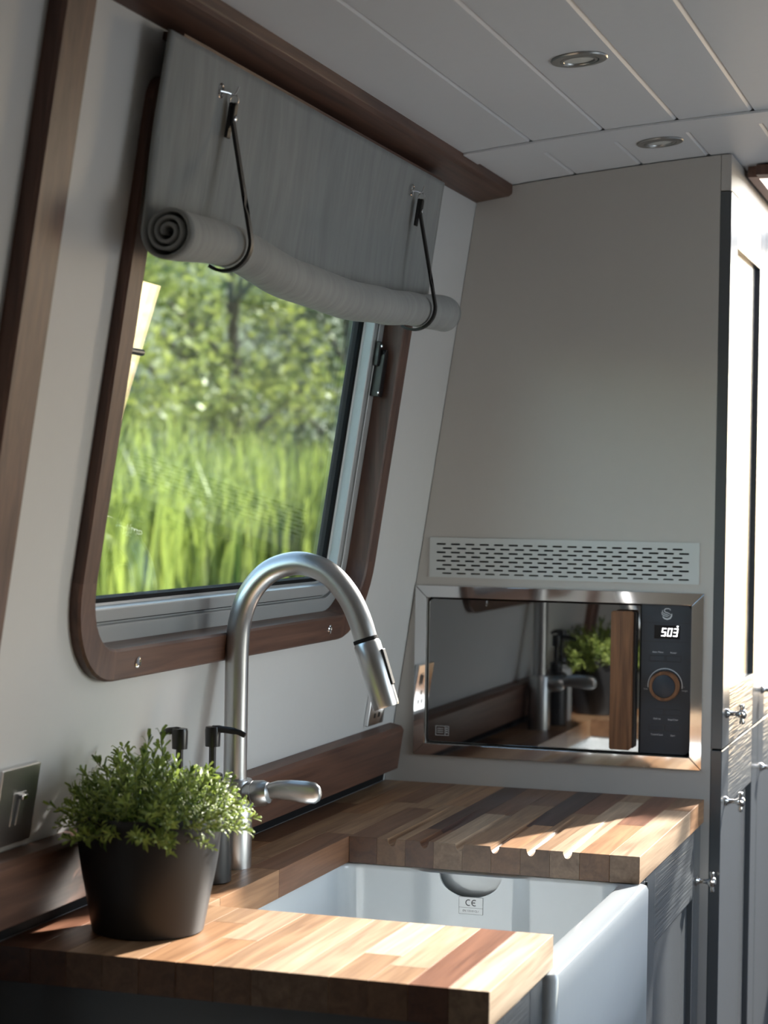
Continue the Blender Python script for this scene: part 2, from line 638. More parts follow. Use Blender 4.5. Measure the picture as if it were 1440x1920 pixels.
board(-0.985, -0.8875, YB, YF)
for x0, x1 in zip(xe, xe[1:]):
    if x1 < HX0 + 0.002 or x0 > HX1:
        board(x0, x1, YB, YF)
    elif x0 < HX0:
        board(x0, x1, YB, HY0)
        board(x0, HX0, HY0, HY1)
        board(x0, x1, HY1, YF)
    elif x1 > HX1:
        board(x0, x1, YB, HY0)
        board(HX1, x1, HY0, HY1)
        board(x0, x1, HY1, YF)
    else:
        board(x0, x1, YB, HY0)
        board(x0, x1, HY1, YF)
mb = MB()
for (x0, x1, y0, y1) in ((-1.1, HX0 - 0.02, YB, YF), (HX1 + 0.02, 0.95, YB, YF), (HX0 - 0.02, HX1 + 0.02, YB, HY0 - 0.02), (HX0 - 0.02, HX1 + 0.02, HY1 + 0.02, YF)):
    xs = [lerp(x0, x1, k / 6) for k in range(7)]
    poly = [(x, ceil_z(x) + 0.02) for x in xs] + [(x, ceil_z(x) + 0.09) for x in xs[::-1]]
    mb.prism(poly, lambda p, y: (p[0], y, p[1]), y0, y1)
mb.build('roof_deck', M_WHITE, ceiling)

hatch = thing('trim_5', ((HX0 + HX1) / 2, HY0, 2.04), 'wooden lining of the roof hatch beyond the tall cabinet', 'hatch', kind='structure')
for (x0, x1, y0, y1) in ((HX0 - 0.018, HX0, HY0 - 0.018, HY1 + 0.018), (HX1, HX1 + 0.018, HY0 - 0.018, HY1 + 0.018), (HX0, HX1, HY0 - 0.018, HY0), ):
    MB().box(x0, x1, y0, y1, 2.012, 2.26 if x1 == HX0 else 2.155).build('lining_board', M_HATCHWOOD, hatch)
MB().box(HX0, HX1, HY0 - 0.045, HY0 - 0.018, 2.012, 2.03).build('edge_trim', M_TRIM_V, hatch)

# ceiling cover strip
mb = MB()
xs = [-0.884 + k * 0.06 for k in range(29)]
poly = [(x, ceil_z(x) - 0.0045) for x in xs] + [(x, ceil_z(x) - 0.0002) for x in xs[::-1]]
mb.prism(poly, lambda p, y: (p[0], y, p[1]), 3.118, 3.205)
tag(mb.build('trim_4', M_CEIL, bevel=0.001), 'flat white cover strip across the ceiling between the downlights', 'trim', kind='structure')

# cornice beam
poly = [(-0.953, 1.9565), (-0.890, 1.967), (-0.8845, 1.972), (-0.8845, 1.989), (-0.95, 1.985)]
tag(MB().prism(poly, lambda p, y: (p[0], y, p[1]), YB, YP).build('trim_3', M_TRIM_Y, bevel=0.0015),
    'dark walnut cornice along the ceiling above the blind', 'beam', kind='structure')

# wall batten
poly = [(1.816, 0), (1.885, 0), (1.885, 0.016), (1.881, 0.02), (1.820, 0.02), (1.816, 0.016)]
tag(MB().prism(poly, lambda p, v: W(p[0], v, p[1]), -0.91, 1.058).build('trim_2', M_TRIM_V),
    'upright dark walnut batten on the wall left of the window', 'trim', kind='structure')

# ------------------------------------------------------------------ window surround (walnut)
U0, U1, V0, V1 = 2.066, 3.150, 0.289, 1.005        # outer
A0, A1, B0, B1 = 2.108, 3.108, 0.329, 0.960        # inner
FD = 0.0135
surround = thing('trim_1', W(2.6, 0.289), 'rounded walnut surround framing the galley window', 'window frame', kind='structure')
RO, RI = 0.125, 0.085


def corner_pts(cu, cv, ru, a0, a1, n=10):
    return [(cu + ru * math.cos(lerp(a0, a1, k / n)), cv + ru * math.sin(lerp(a0, a1, k / n))) for k in range(n + 1)]


def rr_loop(u0, u1, v0, v1, rb, rt, n=10):
    """rounded rectangle from the top left going down, counter-clockwise in (u,v)"""
    return {
        'bl': corner_pts(u0 + rb, v0 + rb, rb, PI, 1.5 * PI, n),
        'br': corner_pts(u1 - rb, v0 + rb, rb, 1.5 * PI, 2 * PI, n),
        'tr': corner_pts(u1 - rt, v1 - rt, rt, 0, PI / 2, n),
        'tl': corner_pts(u0 + rt, v1 - rt, rt, PI / 2, PI, n),
    }


LO = rr_loop(U0, U1, V0, V1, RO, 0.03)
LI = rr_loop(A0, A1, B0, B1, RI, 0.02)


def frame_piece(name, outer, inner, material):
    """solid strip between two polylines, from 36 mm inside the wall to FD proud, with eased edges"""
    rings = []
    for (ou, ov), (iu, iv) in zip(outer, inner):
        d = Vector((iu - ou, iv - ov)).normalized() * 0.003
        rings.append([W(ou, ov, 0.0), W(ou, ov, FD - 0.003), W(ou + d.x, ov + d.y, FD), W(iu - d.x, iv - d.y, FD), W(iu, iv, FD - 0.003), W(iu, iv, -0.022), W(lerp(iu, ou, 0.45), lerp(iv, ov, 0.45), -0.022), W(lerp(iu, ou, 0.45), lerp(iv, ov, 0.45), 0.0)])
    MB().loft(rings).build(name, material, surround, smooth=35)


frame_piece('corner_block', LO['bl'], LI['bl'], M_TRIM_V)
frame_piece('corner_block', LO['br'], LI['br'], M_TRIM_V)
frame_piece('corner_block', LO['tr'], LI['tr'], M_TRIM_V)
frame_piece('corner_block', LO['tl'], LI['tl'], M_TRIM_V)
frame_piece('bottom_rail', [LO['bl'][-1], LO['br'][0]], [LI['bl'][-1], LI['br'][0]], M_TRIM_Y)
frame_piece('top_rail', [LO['tr'][-1], LO['tl'][0]], [LI['tr'][-1], LI['tl'][0]], M_TRIM_Y)
frame_piece('stile', [LO['br'][-1], LO['tr'][0]], [LI['br'][-1], LI['tr'][0]], M_TRIM_V)
frame_piece('stile', [LO['tl'][-1], LO['bl'][0]], [LI['tl'][-1], LI['bl'][0]], M_TRIM_V)
for u in (2.253, 2.966):
    MB().lathe([(0.0075, 0), (0.0075, 0.0012), (0.0062, 0.0025), (0.004, 0.003), (0.0036, 0.0018), (0.0005, 0.0018)], W(u, 0.309, FD), NW, 20).build('screw_cap', M_CHROME, surround, smooth=30, label='round chrome screw cap')

# ------------------------------------------------------------------ window: aluminium frame, gasket, glass, catches
win = thing('window_1', W(2.6, 0.33, -0.04), 'aluminium framed window looking out on reeds and trees', 'window', kind='structure')


def ring_frame(name, levels, material, rb, rt=0.03):
    """levels: (inset from the A-rectangle, off) profile lofted round the window"""
    loops = []
    for ins, off in levels:
        L_ = rr_loop(A0 + ins, A1 - ins, B0 + ins, B1 - ins, max(0.006, rb - ins), max(0.006, rt - ins * 0.5), 8)
        pts = L_['bl'] + L_['br'] + L_['tr'] + L_['tl']
        loops.append([W(u, v, off) for u, v in pts])
    loops.append(loops[0])
    MB().loft(loops, False, False).build(name, material, win, smooth=30)


ring_frame('outer_frame', [(-0.014, -0.0225), (0.0205, -0.0225), (0.0215, -0.0235), (0.0215, -0.030), (0.024, -0.030), (0.024, -0.066), (-0.014, -0.066)], M_ALU, RI)
ring_frame('frame_seal', [(0.0242, -0.0285), (0.0262, -0.0285), (0.0262, -0.06), (0.0242, -0.06)], M_GASKET, RI)
ring_frame('sash_frame', [(0.0265, -0.0245), (0.041, -0.0245), (0.0425, -0.0255), (0.0425, -0.040), (0.0455, -0.042), (0.0455, -0.062), (0.0265, -0.062)], M_ALU, RI)
ring_frame('glazing_gasket', [(0.0458, -0.0425), (0.0505, -0.0445), (0.0505, -0.060), (0.0458, -0.060)], M_GASKET, RI)
for off in (-0.047, -0.058):
    L_ = rr_loop(A0 + 0.048, A1 - 0.048, B0 + 0.048, B1 - 0.048, RI - 0.045, 0.01, 8)
    pts = L_['bl'] + L_['br'] + L_['tr'] + L_['tl']
    MB().prism(pts, lambda p, t: W(p[0], p[1], t), off - 0.003, off).build('glass_pane', M_GLASS, win)


def catch(u, sgn):
    mb = MB()
    mb.prism([(u - 0.009, 0.685), (u + 0.009, 0.685), (u + 0.009, 0.755), (u + 0.005, 0.763), (u - 0.005, 0.763), (u - 0.009, 0.755)], lambda p, t: W(p[0], p[1], t), -0.0225, -0.006)
    mb.prism([(u - 0.017 * sgn, 0.735), (u - 0.008 * sgn, 0.735), (u - 0.008 * sgn, 0.775), (u - 0.017 * sgn, 0.775)], lambda p, t: W(p[0], p[1], t), -0.0225, -0.014)
    c = mb.build('catch', M_BLACK, win, bevel=0.0015, label='black plastic window catch')
    for du, v in ((-0.010 * sgn, 0.692), (-0.012 * sgn, 0.768)):
        MB().lathe([(0.004, 0), (0.004, 0.001), (0.0028, 0.002), (0.0006, 0.0014)], W(u + du, v, -0.0135 if v > 0.7 else -0.008), NW, 14).build('screw', M_CHROME, c, smooth=30)


catch(A1 - 0.012, 1)
mb = MB()
mb.prism([(2.148, 0.702), (2.156, 0.702), (2.156, 0.745), (2.148, 0.745)], lambda p, t: W(p[0], p[1], t), -0.0225, -0.010)
mb.tube([W(2.146, 0.689, -0.012), W(2.186, 0.689, -0.012)], 0.0042, 10)
mb.build('catch', M_BLACK, win, bevel=0.001, label='small black catch stub at the left stile')

# ------------------------------------------------------------------ tall cabinet with microwave end panel
tall = thing('tall_cabinet', (-0.75, YP, 0), 'tall cabinet with beige end panel and slate grey shaker doors', 'cabinet')
MX0, MX1, MZ0, MZ1 = -1.0300, -0.5480, 0.9810, 1.2470      # microwave cut-out
VX0, VX1, VZ0, VZ1 = -1.018, -0.547, 1.289, 1.348          # vent cut-out
PXR = -0.5135


def end_panel():
    t = 0.018
    mb = MB()
    g = 0.0015

    def piece(poly):
        mb.prism(poly, lambda p, y: (p[0], y, p[1]), YP, YP + t)

    def L(z):
        return (xwall(z) + g, z)
    piece([L(0.0), (PXR, 0.0), (PXR, MZ0), L(MZ0)])
    piece([L(MZ0), (MX0, MZ0), (MX0, MZ1), L(MZ1)])
    piece([(MX1, MZ0), (PXR, MZ0), (PXR, MZ1), (MX1, MZ1)])
    piece([L(MZ1), (PXR, MZ1), (PXR, VZ0), L(VZ0)])
    piece([L(VZ0), (VX0, VZ0), (VX0, VZ1), L(VZ1)])
    piece([(VX1, VZ0), (PXR, VZ0), (PXR, VZ1), (VX1, VZ1)])
    xs = [PXR - k * 0.04 for k in range(10)]
    top = [(x, ceil_z(x) - 0.002) for x in xs] + [(-0.888, ceil_z(-0.888) - 0.002), (-0.946, 1.985)]
    piece([L(VZ1), (PXR, VZ1)] + top)
    mb.build('end_panel', M_BEIGE, tall, label='plain beige end panel with microwave opening')


end_panel()
XD = -0.494                      # door faces
TY1 = 4.93
mb = MB()
mb.box(-0.93, PXR - 0.001, YP + 0.4, YP + 0.42, 0.0, 1.94)
mb.box(PXR - 0.02, PXR - 0.001, YP + 0.018, TY1, 0.0, 0.10)
mb.box(-0.93, PXR - 0.001, TY1 - 0.018, TY1, 0.0, 1.94)
mb.box(-0.93, PXR - 0.02, YP + 0.02, TY1 - 0.018, 1.88, 1.90)
mb.box(-0.93, PXR - 0.02, YP + 0.42, TY1 - 0.018, 0.985, 1.003)
mb.box(-0.55, PXR - 0.001, YP + 0.018, TY1, 1.90, 1.966)
mb.build('carcass', M_DARKBODY, tall)
MB().box(PXR + 0.0005, XD - 0.001, YP, TY1, 1.9655, 2.028).build('cornice_filler', M_BEIGE, tall, bevel=0.001, label='beige filler board under the ceiling')


def knob(center, parent):
    """cross-lobed bright cabinet knob, pointing +x"""
    c = Vector(center)
    mb = MB()
    mb.lathe([(0.0085, 0), (0.0085, 0.002), (0.006, 0.0045), (0.0042, 0.007), (0.0040, 0.017), (0.0055, 0.021), (0.0085, 0.0245), (0.0095, 0.028), (0.008, 0.032), (0.004, 0.0345), (0.0008, 0.035)], c, (1, 0, 0), 20)
    for k in range(4):
        a = PI / 4 + k * PI / 2 - PI / 4
        d = Vector((0, math.cos(a), math.sin(a)))
        p = c + Vector((0.027, 0, 0))
        mb.tube([p + d * 0.004, p + d * 0.010, p + d * 0.014, p + d * 0.0165, p + d * 0.0178], [0.0042, 0.0042, 0.0052, 0.0046, 0.002], 12)
    return mb.build('knob', M_NICKEL, parent, smooth=40, label='bright metal cross knob')


def shaker_door(parent, x, y0, y1, z0, z1, stile=0.083, rail_t=0.10, rail_b=0.10, knobs=(), t=0.0195, rec=0.009):
    mb = MB()
    mb.box(x - t, x, y0, y0 + stile, z0, z1)
    mb.box(x - t, x, y1 - stile, y1, z0, z1)
    d = mb.build('door', M_SLATE, parent, bevel=0.0012)
    MB().box(x - t, x - 0.0003, y0 + stile + 0.0004, y1 - stile - 0.0004, z1 - rail_t, z1).build('rail', M_SLATE_GRAIN, d, bevel=0.001)
    MB().box(x - t, x - 0.0003, y0 + stile + 0.0004, y1 - stile - 0.0004, z0, z0 + rail_b).build('rail', M_SLATE_GRAIN, d, bevel=0.001)
    MB().box(x - t + 0.002, x - rec, y0 + stile, y1 - stile, z0 + rail_b, z1 - rail_t).build('panel', M_SLATE, d)
    for (ky, kz) in knobs:
        knob((x, ky, kz), d)
    return d


ZS = 0.997
for k in range(3):
    y0 = YP + 0.0005 + k * 0.486
    y1 = y0 + 0.4835
    if k == 0:
        y0 = YP
    shaker_door(tall, XD, y0, y1, ZS + 0.0015, 1.9635, 0.085, 0.088, 0.100, [(y0 + 0.050, 1.056)])
    shaker_door(tall, XD, y0, y1, 0.105, ZS - 0.0015, 0.085, 0.105, 0.10, [(y0 + 0.050, 0.902)])

# ------------------------------------------------------------------ vent grille
vent = thing('vent_grille', (-0.7825, YP, 1.282), 'pale slotted metal vent grille above the microwave', 'vent')
gx0, gx1, gz0, gz1 = -1.0265, -0.5385, 1.2825, 1.3545
pitch_x, rowp = 0.0268, 0.00755
rows = 8
mb = MB()
yv = YP - 0.0032
top = 1.3425
sx0 = -1.0145


def slot_row(mb, zc, xstart, nslot):
    hz = rowp / 2
    sl, sh = 0.0185, 0.00155
    xl, xr = xstart - 0.0042, xstart - 0.0042 + nslot * pitch_x
    mb.add([(gx0, yv, zc - hz), (xl, yv, zc - hz), (xl, yv, zc + hz), (gx0, yv, zc + hz)], [(0, 1, 2, 3)])
    mb.add([(xr, yv, zc - hz), (gx1, yv, zc - hz), (gx1, yv, zc + hz), (xr, yv, zc + hz)], [(0, 1, 2, 3)])
    for i in range(nslot):
        a = xl + i * pitch_x
        b = a + pitch_x
        p, q = a + 0.0042, a + 0.0042 + sl
        P = [(a, zc - hz), (b, zc - hz), (b, zc + hz), (a, zc + hz), (p, zc), (p + 0.0015, zc + sh), (q - 0.0015, zc + sh), (q, zc), (q - 0.0015, zc - sh), (p + 0.0015, zc - sh)]
        mb.add([(x, yv, z) for x, z in P], [(3, 2, 6, 5), (0, 9, 8, 1), (0, 3, 5, 4), (0, 4, 9), (1, 7, 2), (2, 7, 6), (1, 8, 7)])
        # slot walls
        ring = P[4:]
        n = len(ring)
        mb.add([(x, yv, z) for x, z in ring] + [(x, yv + 0.002, z) for x, z in ring], [(k, (k + 1) % n, n + (k + 1) % n, n + k) for k in range(n)])


for r_ in range(rows):
    slot_row(mb, top - r_ * rowp, sx0 + (0.0115 if r_ % 2 else 0.0), 17)
zt_, zb_ = top + rowp / 2, top - (rows - 1) * rowp - rowp / 2
mb.add([(gx0, yv, zt_), (gx1, yv, zt_), (gx1, yv, gz1), (gx0, yv, gz1)], [(0, 1, 2, 3)])
mb.add([(gx0, yv, gz0), (gx1, yv, gz0), (gx1, yv, zb_), (gx0, yv, zb_)], [(0, 1, 2, 3)])
for a, b in (((gx0, gz0), (gx1, gz0)), ((gx1, gz0), (gx1, gz1)), ((gx1, gz1), (gx0, gz1)), ((gx0, gz1), (gx0, gz0))):
    mb.add([(a[0], yv, a[1]), (b[0], yv, b[1]), (b[0], YP, b[1]), (a[0], YP, a[1])], [(0, 1, 2, 3)])
mb.build('slotted_plate', M_VENT, vent)
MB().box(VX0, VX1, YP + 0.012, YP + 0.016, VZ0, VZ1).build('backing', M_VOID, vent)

# ------------------------------------------------------------------ microwave
mw = thing('microwave', (-0.79, YP, 0.96), 'built-in black glass microwave with oak handle and mirror-steel trim', 'microwave')
TX0, TX1, TZ0, TZ1 = -1.0515, -0.5285, 0.9600, 1.2670
bw = 0.0212
yt = YP - 0.006
for k, (o0, o1, i1, i0) in enumerate((((TX0, TZ1), (TX1, TZ1), (TX1 - bw, TZ1 - bw), (TX0 + bw, TZ1 - bw)),
                                      ((TX1, TZ1), (TX1, TZ0), (TX1 - bw, TZ0 + bw), (TX1 - bw, TZ1 - bw)),
                                      ((TX1, TZ0), (TX0, TZ0), (TX0 + bw, TZ0 + bw), (TX1 - bw, TZ0 + bw)),
                                      ((TX0, TZ0), (TX0, TZ1), (TX0 + bw, TZ1 - bw), (TX0 + bw, TZ0 + bw)))):
    poly = [o0, o1, i1, i0]
    cx = sum(p[0] for p in poly) / 4
    cz = sum(p[1] for p in poly) / 4
    poly = [(p[0] + (cx - p[0]) * 0.001, p[1] + (cz - p[1]) * 0.004) for p in poly]
    MB().prism(poly, lambda p, t: (p[0], t, p[1]), yt, YP + 0.03 if False else YP).build('trim_bar', M_CHROME, mw, bevel=0.0006, label='mirror-polished steel trim')
mb = MB()
mb.box(MX0 + 0.002, MX1 - 0.002, YP + 0.022, YP + 0.33, MZ0 + 0.002, MZ1 - 0.002)
mb.build('body', M_VOID, mw)


def rrect(x0, x1, z0, z1, rl, rr_, n=6):
    out = []
    for (cx, cz, a0, r_) in ((x1 - rr_, z1 - rr_, 0, rr_), (x0 + rl, z1 - rl, PI / 2, rl), (x0 + rl, z0 + rl, PI, rl), (x1 - rr_, z0 + rr_, 1.5 * PI, rr_)):
        for k in range(n + 1):
            a = a0 + PI / 2 * k / n
            out.append((cx + r_ * math.cos(a), cz + r_ * math.sin(a)))
    return out


FX = lambda p, t: (p[0], t, p[1])
yd = YP + 0.001
door = MB().prism(rrect(-1.0265, -0.6395, 0.9845, 1.2435, 0.009, 0.001), FX, yd, YP + 0.0215).build('door', M_MWGLASS, mw, bevel=0.001, label='black mirror-like glass door')
# icon bottom left of the door
mb = MB()
yi = yd - 0.0002
ix0, ix1, iz0, iz1 = -1.011, -0.986, 0.996, 1.0135


def bar(mb, x0, x1, z0, z1, y=None, d=0.0002):
    y = yi if y is None else y
    mb.box(x0, x1, y - d, y + 0.0002, z0, z1)


lw = 0.0008
bar(mb, ix0, ix1, iz0, iz0 + lw); bar(mb, ix0, ix1, iz1 - lw, iz1); bar(mb, ix0, ix0 + lw, iz0, iz1); bar(mb, ix1 - lw, ix1, iz0, iz1)
bar(mb, ix1 - 0.0075, ix1 - 0.0075 + lw, iz0, iz1)
for z in (1.001, 1.0045, 1.008):
    bar(mb, ix0 + 0.003, ix1 - 0.0105, z, z + lw)
for z in (1.0005, 1.0045, 1.0085):
    bar(mb, ix1 - 0.0055, ix1 - 0.0025, z, z + 0.0018)
mb.build('icon', M_PRINT, door)
# handle
hx0, hx1, hz0, hz1 = -0.6865, -0.6495, 0.9915, 1.2335
hd = MB().prism(rrect(hx0, hx1, hz0, hz1, 0.004, 0.004, 4), FX, YP - 0.030, YP - 0.012).build('handle', M_MWWOOD, mw, bevel=0.0012, label='oak-look door handle')
MB().prism(rrect(hx0 + 0.002, hx1 + 0.0035, hz0 + 0.002, hz1 - 0.002, 0.003, 0.003, 4), FX, YP - 0.0118, YP + 0.0008).build('handle_base', M_SATINBLACK, hd)
# control panel
cp = MB().prism(rrect(-0.6385, -0.5505, 0.9845, 1.2455, 0.001, 0.011), FX, yd, YP + 0.0215).build('control_panel', M_MWPANEL, mw, bevel=0.001, label='slate control panel with knob and buttons')
mb = MB()
for z in (1.2135, 1.1805):
    bar(mb, -0.6375, -0.5515, z, z + 0.0007, yd, 0.0001)
mb.build('seam', M_BLACK, cp)
MB().box(-0.6155, -0.5705, yd - 0.0006, yd + 0.001, 1.1862, 1.2095).build('display', M_MWDISP, cp)


def seg_digit(mb, ch, x, z, w, h, t, sh=0.16):
    y = yd - 0.0008
    segs = {'5': 'afgcd', '0': 'abcdef', '3': 'abgcd'}[ch]
    hh = h / 2

    def quad(x0, x1, z0, z1):
        k = 0.0003
        pts = [(x0 + k, z0), (x1 - k, z0), (x1, (z0 + z1) / 2), (x1 - k, z1), (x0 + k, z1), (x0, (z0 + z1) / 2)] if (x1 - x0) > (z1 - z0) else [(x0, z0 + k), ((x0 + x1) / 2, z0), (x1, z0 + k), (x1, z1 - k), ((x0 + x1) / 2, z1), (x0, z1 - k)]
        mb.prism([(x + px + (pz) * sh, z + pz) for px, pz in pts], FX, y - 0.0002, y + 0.0003)
    g = 0.0001
    R_ = {'a': (0, w, h - t, h), 'g': (0, w, hh - t / 2, hh + t / 2), 'd': (0, w, 0, t),
          'f': (0, t, hh + g, h), 'b': (w - t, w, hh + g, h), 'e': (0, t, 0, hh - g), 'c': (w - t, w, 0, hh - g)}
    for s_ in segs:
        quad(*R_[s_])


mb = MB()
for k, ch in enumerate('503'):
    seg_digit(mb, ch, -0.6035 + k * 0.0103, 1.1905, 0.0076, 0.0142, 0.0017)
mb.lathe([(0.0016, 0), (0.0016, 0.0005)], (-0.5745, yd - 0.0005, 1.2080), (0, -1, 0), 12)
mb.build('digits', M_LCD, cp, label='lit white digits 503')

# logo: a swirled S of parallel strokes
mb = MB()
lc = Vector((-0.5945, 0, 1.2295))


def stroke(pts, w0):
    P = [Vector((p[0], 0, p[1])) for p in pts]
    rings = []
    n = len(P)
    for i, p in enumerate(P):
        t = (P[min(i + 1, n - 1)] - P[max(i - 1, 0)]).normalized()
        nr = Vector((-t.z, 0, t.x))
        w = w0 * (0.35 + 0.65 * math.sin(PI * (i + 0.6) / (n + 0.2)))
        a, b = lc + p * 0.001 + nr * w, lc + p * 0.001 - nr * w
        rings.append([(a.x, yd - 0.0004, a.z), (b.x, yd - 0.0004, b.z), (b.x, yd + 0.0002, b.z), (a.x, yd + 0.0002, a.z)])
    mb.loft(rings)


stroke([(6.5, 6.2), (6.0, 8.6), (2.5, 9.6), (-2, 9.0), (-4.2, 6.4), (-3, 3.6), (1, 2.2), (5, 0.8), (7.5, -1.6)], 0.0008)
stroke([(-7.2, 6.5), (-7.0, 2.6), (-4.0, 0.0), (0, -1.0), (3.6, -2.2), (5.2, -3.4)], 0.0007)
stroke([(-8.6, 3.0), (-7.5, -1.2), (-4.5, -3.2), (-0.5, -4.0), (3.0, -4.8)], 0.0007)
stroke([(-6.8, -4.6), (-4.0, -7.6), (1.0, -9.2), (6.0, -7.6), (8.8, -3.6), (9.0, 0.5)], 0.0013)
mb.build('logo', M_PRINT, cp, label='pale swirled S emblem')


def button(x0, x1, z0, z1):
    mb = MB()
    mb.prism(rrect(x0, x1, z0, z1, 0.001, 0.001, 2), FX, yd - 0.0010, yd + 0.0005)
    mb.build('button', M_MWPANEL, cp, bevel=0.0004)
    g = MB()
    g.box(x0 - 0.0007, x1 + 0.0007, yd - 0.0001, yd + 0.0004, z0 - 0.0007, z1 + 0.0007)
    g.build('button_surround', M_BLACK, cp)


for zb in (1.1465, 1.0530, 1.0255):
    button(-0.6220, -0.5965, zb, zb + 0.0098)
    button(-0.5935, -0.5680, zb, zb + 0.0098)
mb = MB()
yl = yd - 0.0002
for s_, x, z in (('Auto Menu', -0.6085, 1.1625), ('Power', -0.5810, 1.1620), ('Defrost', -0.6080, 1.0458), ('Stop/Clear', -0.5800, 1.0452), ('Timer/Clock', -0.6080, 1.0180), ('Start', -0.5800, 1.0175)):
    text_mb(s_, 0.0042, x, z, yl, mb)
for s_, x, z in (('Time', -0.6290, 1.0970), ('Weight', -0.5605, 1.0965), ('-', -0.6290, 1.1030), ('+', -0.5620, 1.1025)):
    text_mb(s_, 0.0034, x, z, yl, mb)
kc = (-0.5950, 1.1040)
ring_o = [(kc[0] + 0.0308 * math.cos(PI * k / 24), kc[1] + 0.0308 * math.sin(PI * k / 24)) for k in range(-1, 26)]
ring_i = [(kc[0] + 0.0293 * math.cos(PI * k / 24), kc[1] + 0.0293 * math.sin(PI * k / 24)) for k in range(-1, 26)]
rings = [[(a[0], yl, a[1]), (b[0], yl, b[1]), (b[0], yl + 0.0004, b[1]), (a[0], yl + 0.0004, a[1])] for a, b in zip(ring_o, ring_i)]
let = mb.build('lettering', M_PRINT, cp, label='small pale button lettering')
let['kind'] = 'stuff'
MB().loft(rings).build('dial_arc', M_PRINT, cp, label='pale arc printed over the dial')
dial = MB().lathe([(0.0262, 0), (0.0262, 0.013), (0.0252, 0.0150), (0.0205, 0.0152), (0.0200, 0.0135)], (kc[0], yd, kc[1]), (0, -1, 0), 40).build('dial', M_MWWOOD, cp, smooth=30, label='round dial with a wooden rim')
MB().lathe([(0.0199, 0.0137), (0.0199, 0.0145), (0.0190, 0.0150), (0.001, 0.0150)], (kc[0], yd, kc[1]), (0, -1, 0), 40).build('dial_face', M_MWPANEL, dial, smooth=30)

# ------------------------------------------------------------------ worktop in staves
wt = thing('worktop', (-0.80, 2.0, ZT - 0.04), 'walnut butcher-block worktop wrapped round the white sink', 'worktop')
XE = -0.523
SW = 0.0445
OX = XE - 10 * SW                 # left edge of sink opening (-0.968)
YN0, YN1, YF0, YF1 = 2.0, 2.294, 2.845, YP - 0.001
WT = 0.0395
rnd = random.Random(11)
TONES = {
    'cream': (0.68, 0.55, 0.40), 'pale': (0.56, 0.41, 0.275), 'tan': (0.42, 0.262, 0.150), 'honey': (0.44, 0.245, 0.125),
    'brown': (0.25, 0.125, 0.068), 'red': (0.26, 0.115, 0.064), 'dark': (0.125, 0.068, 0.046), 'plum': (0.105, 0.056, 0.044),
}
GROOVES = (-0.900, -0.849, -0.794, -0.740, -0.685, -0.630)
GW, GD, GY1 = 0.0068, 0.0105, 3.19


def groove(x, y):
    d = 0.0
    D = GD * max(0.0, (GY1 - y) / (GY1 - YF0))
    for g in GROOVES:
        q = abs(x - g) / GW
        if q < 1:
            d = max(d, D * math.sqrt(1 - q * q))
    return d


def stave(x0, x1, y0, y1, tone):
    e = 0.00018
    x0, x1, y0, y1 = x0 + e, x1 - e, y0 + e, y1 - e
    z0, z1 = ZT - WT, ZT
    col = TONES[tone]
    j = 1 + rnd.uniform(-0.1, 0.1)
    cuts = []
    if y0 < GY1 and y0 > YF0 - 0.01:
        for g in GROOVES:
            for q in (-1, -0.97, -0.85, -0.6, -0.3, 0, 0.3, 0.6, 0.85, 0.97, 1):
                x = g + q * GW
                if x0 + 1e-4 < x < x1 - 1e-4:
                    cuts.append(x)
    if not cuts:
        mb = MB().box(x0, x1, y0, y1, z0, z1)
    else:
        xs = sorted([x0, x1] + cuts)
        ys = [y for y in [y0 + 0.0] + [lerp(YF0, GY1, k / 8) for k in range(1, 9)] + [y1] if y0 <= y <= y1]
        mb = MB()
        nx, ny = len(xs), len(ys)
        V = [(x, y, z1 - groove(x, y)) for y in ys for x in xs] + [(x, y, z0) for y in ys for x in xs]
        B = nx * ny
        F = []
        for a in range(ny - 1):
            for b in range(nx - 1):
                i = a * nx + b
                F.append((i, i + 1, i + nx + 1, i + nx))
                F.append((B + i, B + i + nx, B + i + nx + 1, B + i + 1))
        for b in range(nx - 1):
            F.append((b, B + b, B + b + 1, b + 1))
            t = (ny - 1) * nx + b
            F.append((t, t + 1, B + t + 1, B + t))
        for a in range(ny - 1):
            i = a * nx
            F.append((i, i + nx, B + i + nx, B + i))
            t = a * nx + nx - 1
            F.append((t, B + t, B + t + nx, t + nx))
        mb.add(V, F)
    o = mb.build('stave', M_STAVE, wt, bevel=0 if cuts else 0.0005)
    o.color = (*[min(1, c * j) for c in col], 1)


near = ['cream', 'red', 'pale', 'pale', 'pale', 'pale', 'tan', 'pale', 'honey', 'tan']
for k in range(10):
    a, b = XE - (k + 1) * SW, XE - k * SW
    if k == 2:
        stave(a, b, YN0, 2.075, 'tan'); stave(a, b, 2.075, YN1, 'pale')
    elif k == 3:
        stave(a, b, YN0, 2.12, 'tan'); stave(a, b, 2.12, YN1, 'cream')
    elif k == 7:
        stave(a, b, YN0, 2.13, 'honey'); stave(a, b, 2.13, YN1, 'pale')
    elif k == 8:
        stave(a, b, YN0, 2.21, 'honey'); stave(a, b, 2.21, YN1, 'tan')
    else:
        stave(a, b, YN0, YN1, near[k])
far = [('pale', 3.30, 'honey'), ('honey', 3.12, 'red'), ('pale', 3.36, 'tan'), ('tan', 3.20, 'red'), ('honey', 3.06, 'plum'),
       ('tan', 3.26, 'brown'), ('pale', 3.14, 'brown'), ('brown', 2.96, 'plum'), ('tan', 3.20, 'honey'), ('brown', 3.15, 'tan')]
for k in range(10):
    a, b = XE - (k + 1) * SW, XE - k * SW
    t0, ys, t1 = far[k]
    stave(a, b, YF0, ys, t0)
    stave(a, b, ys, YF1, t1)
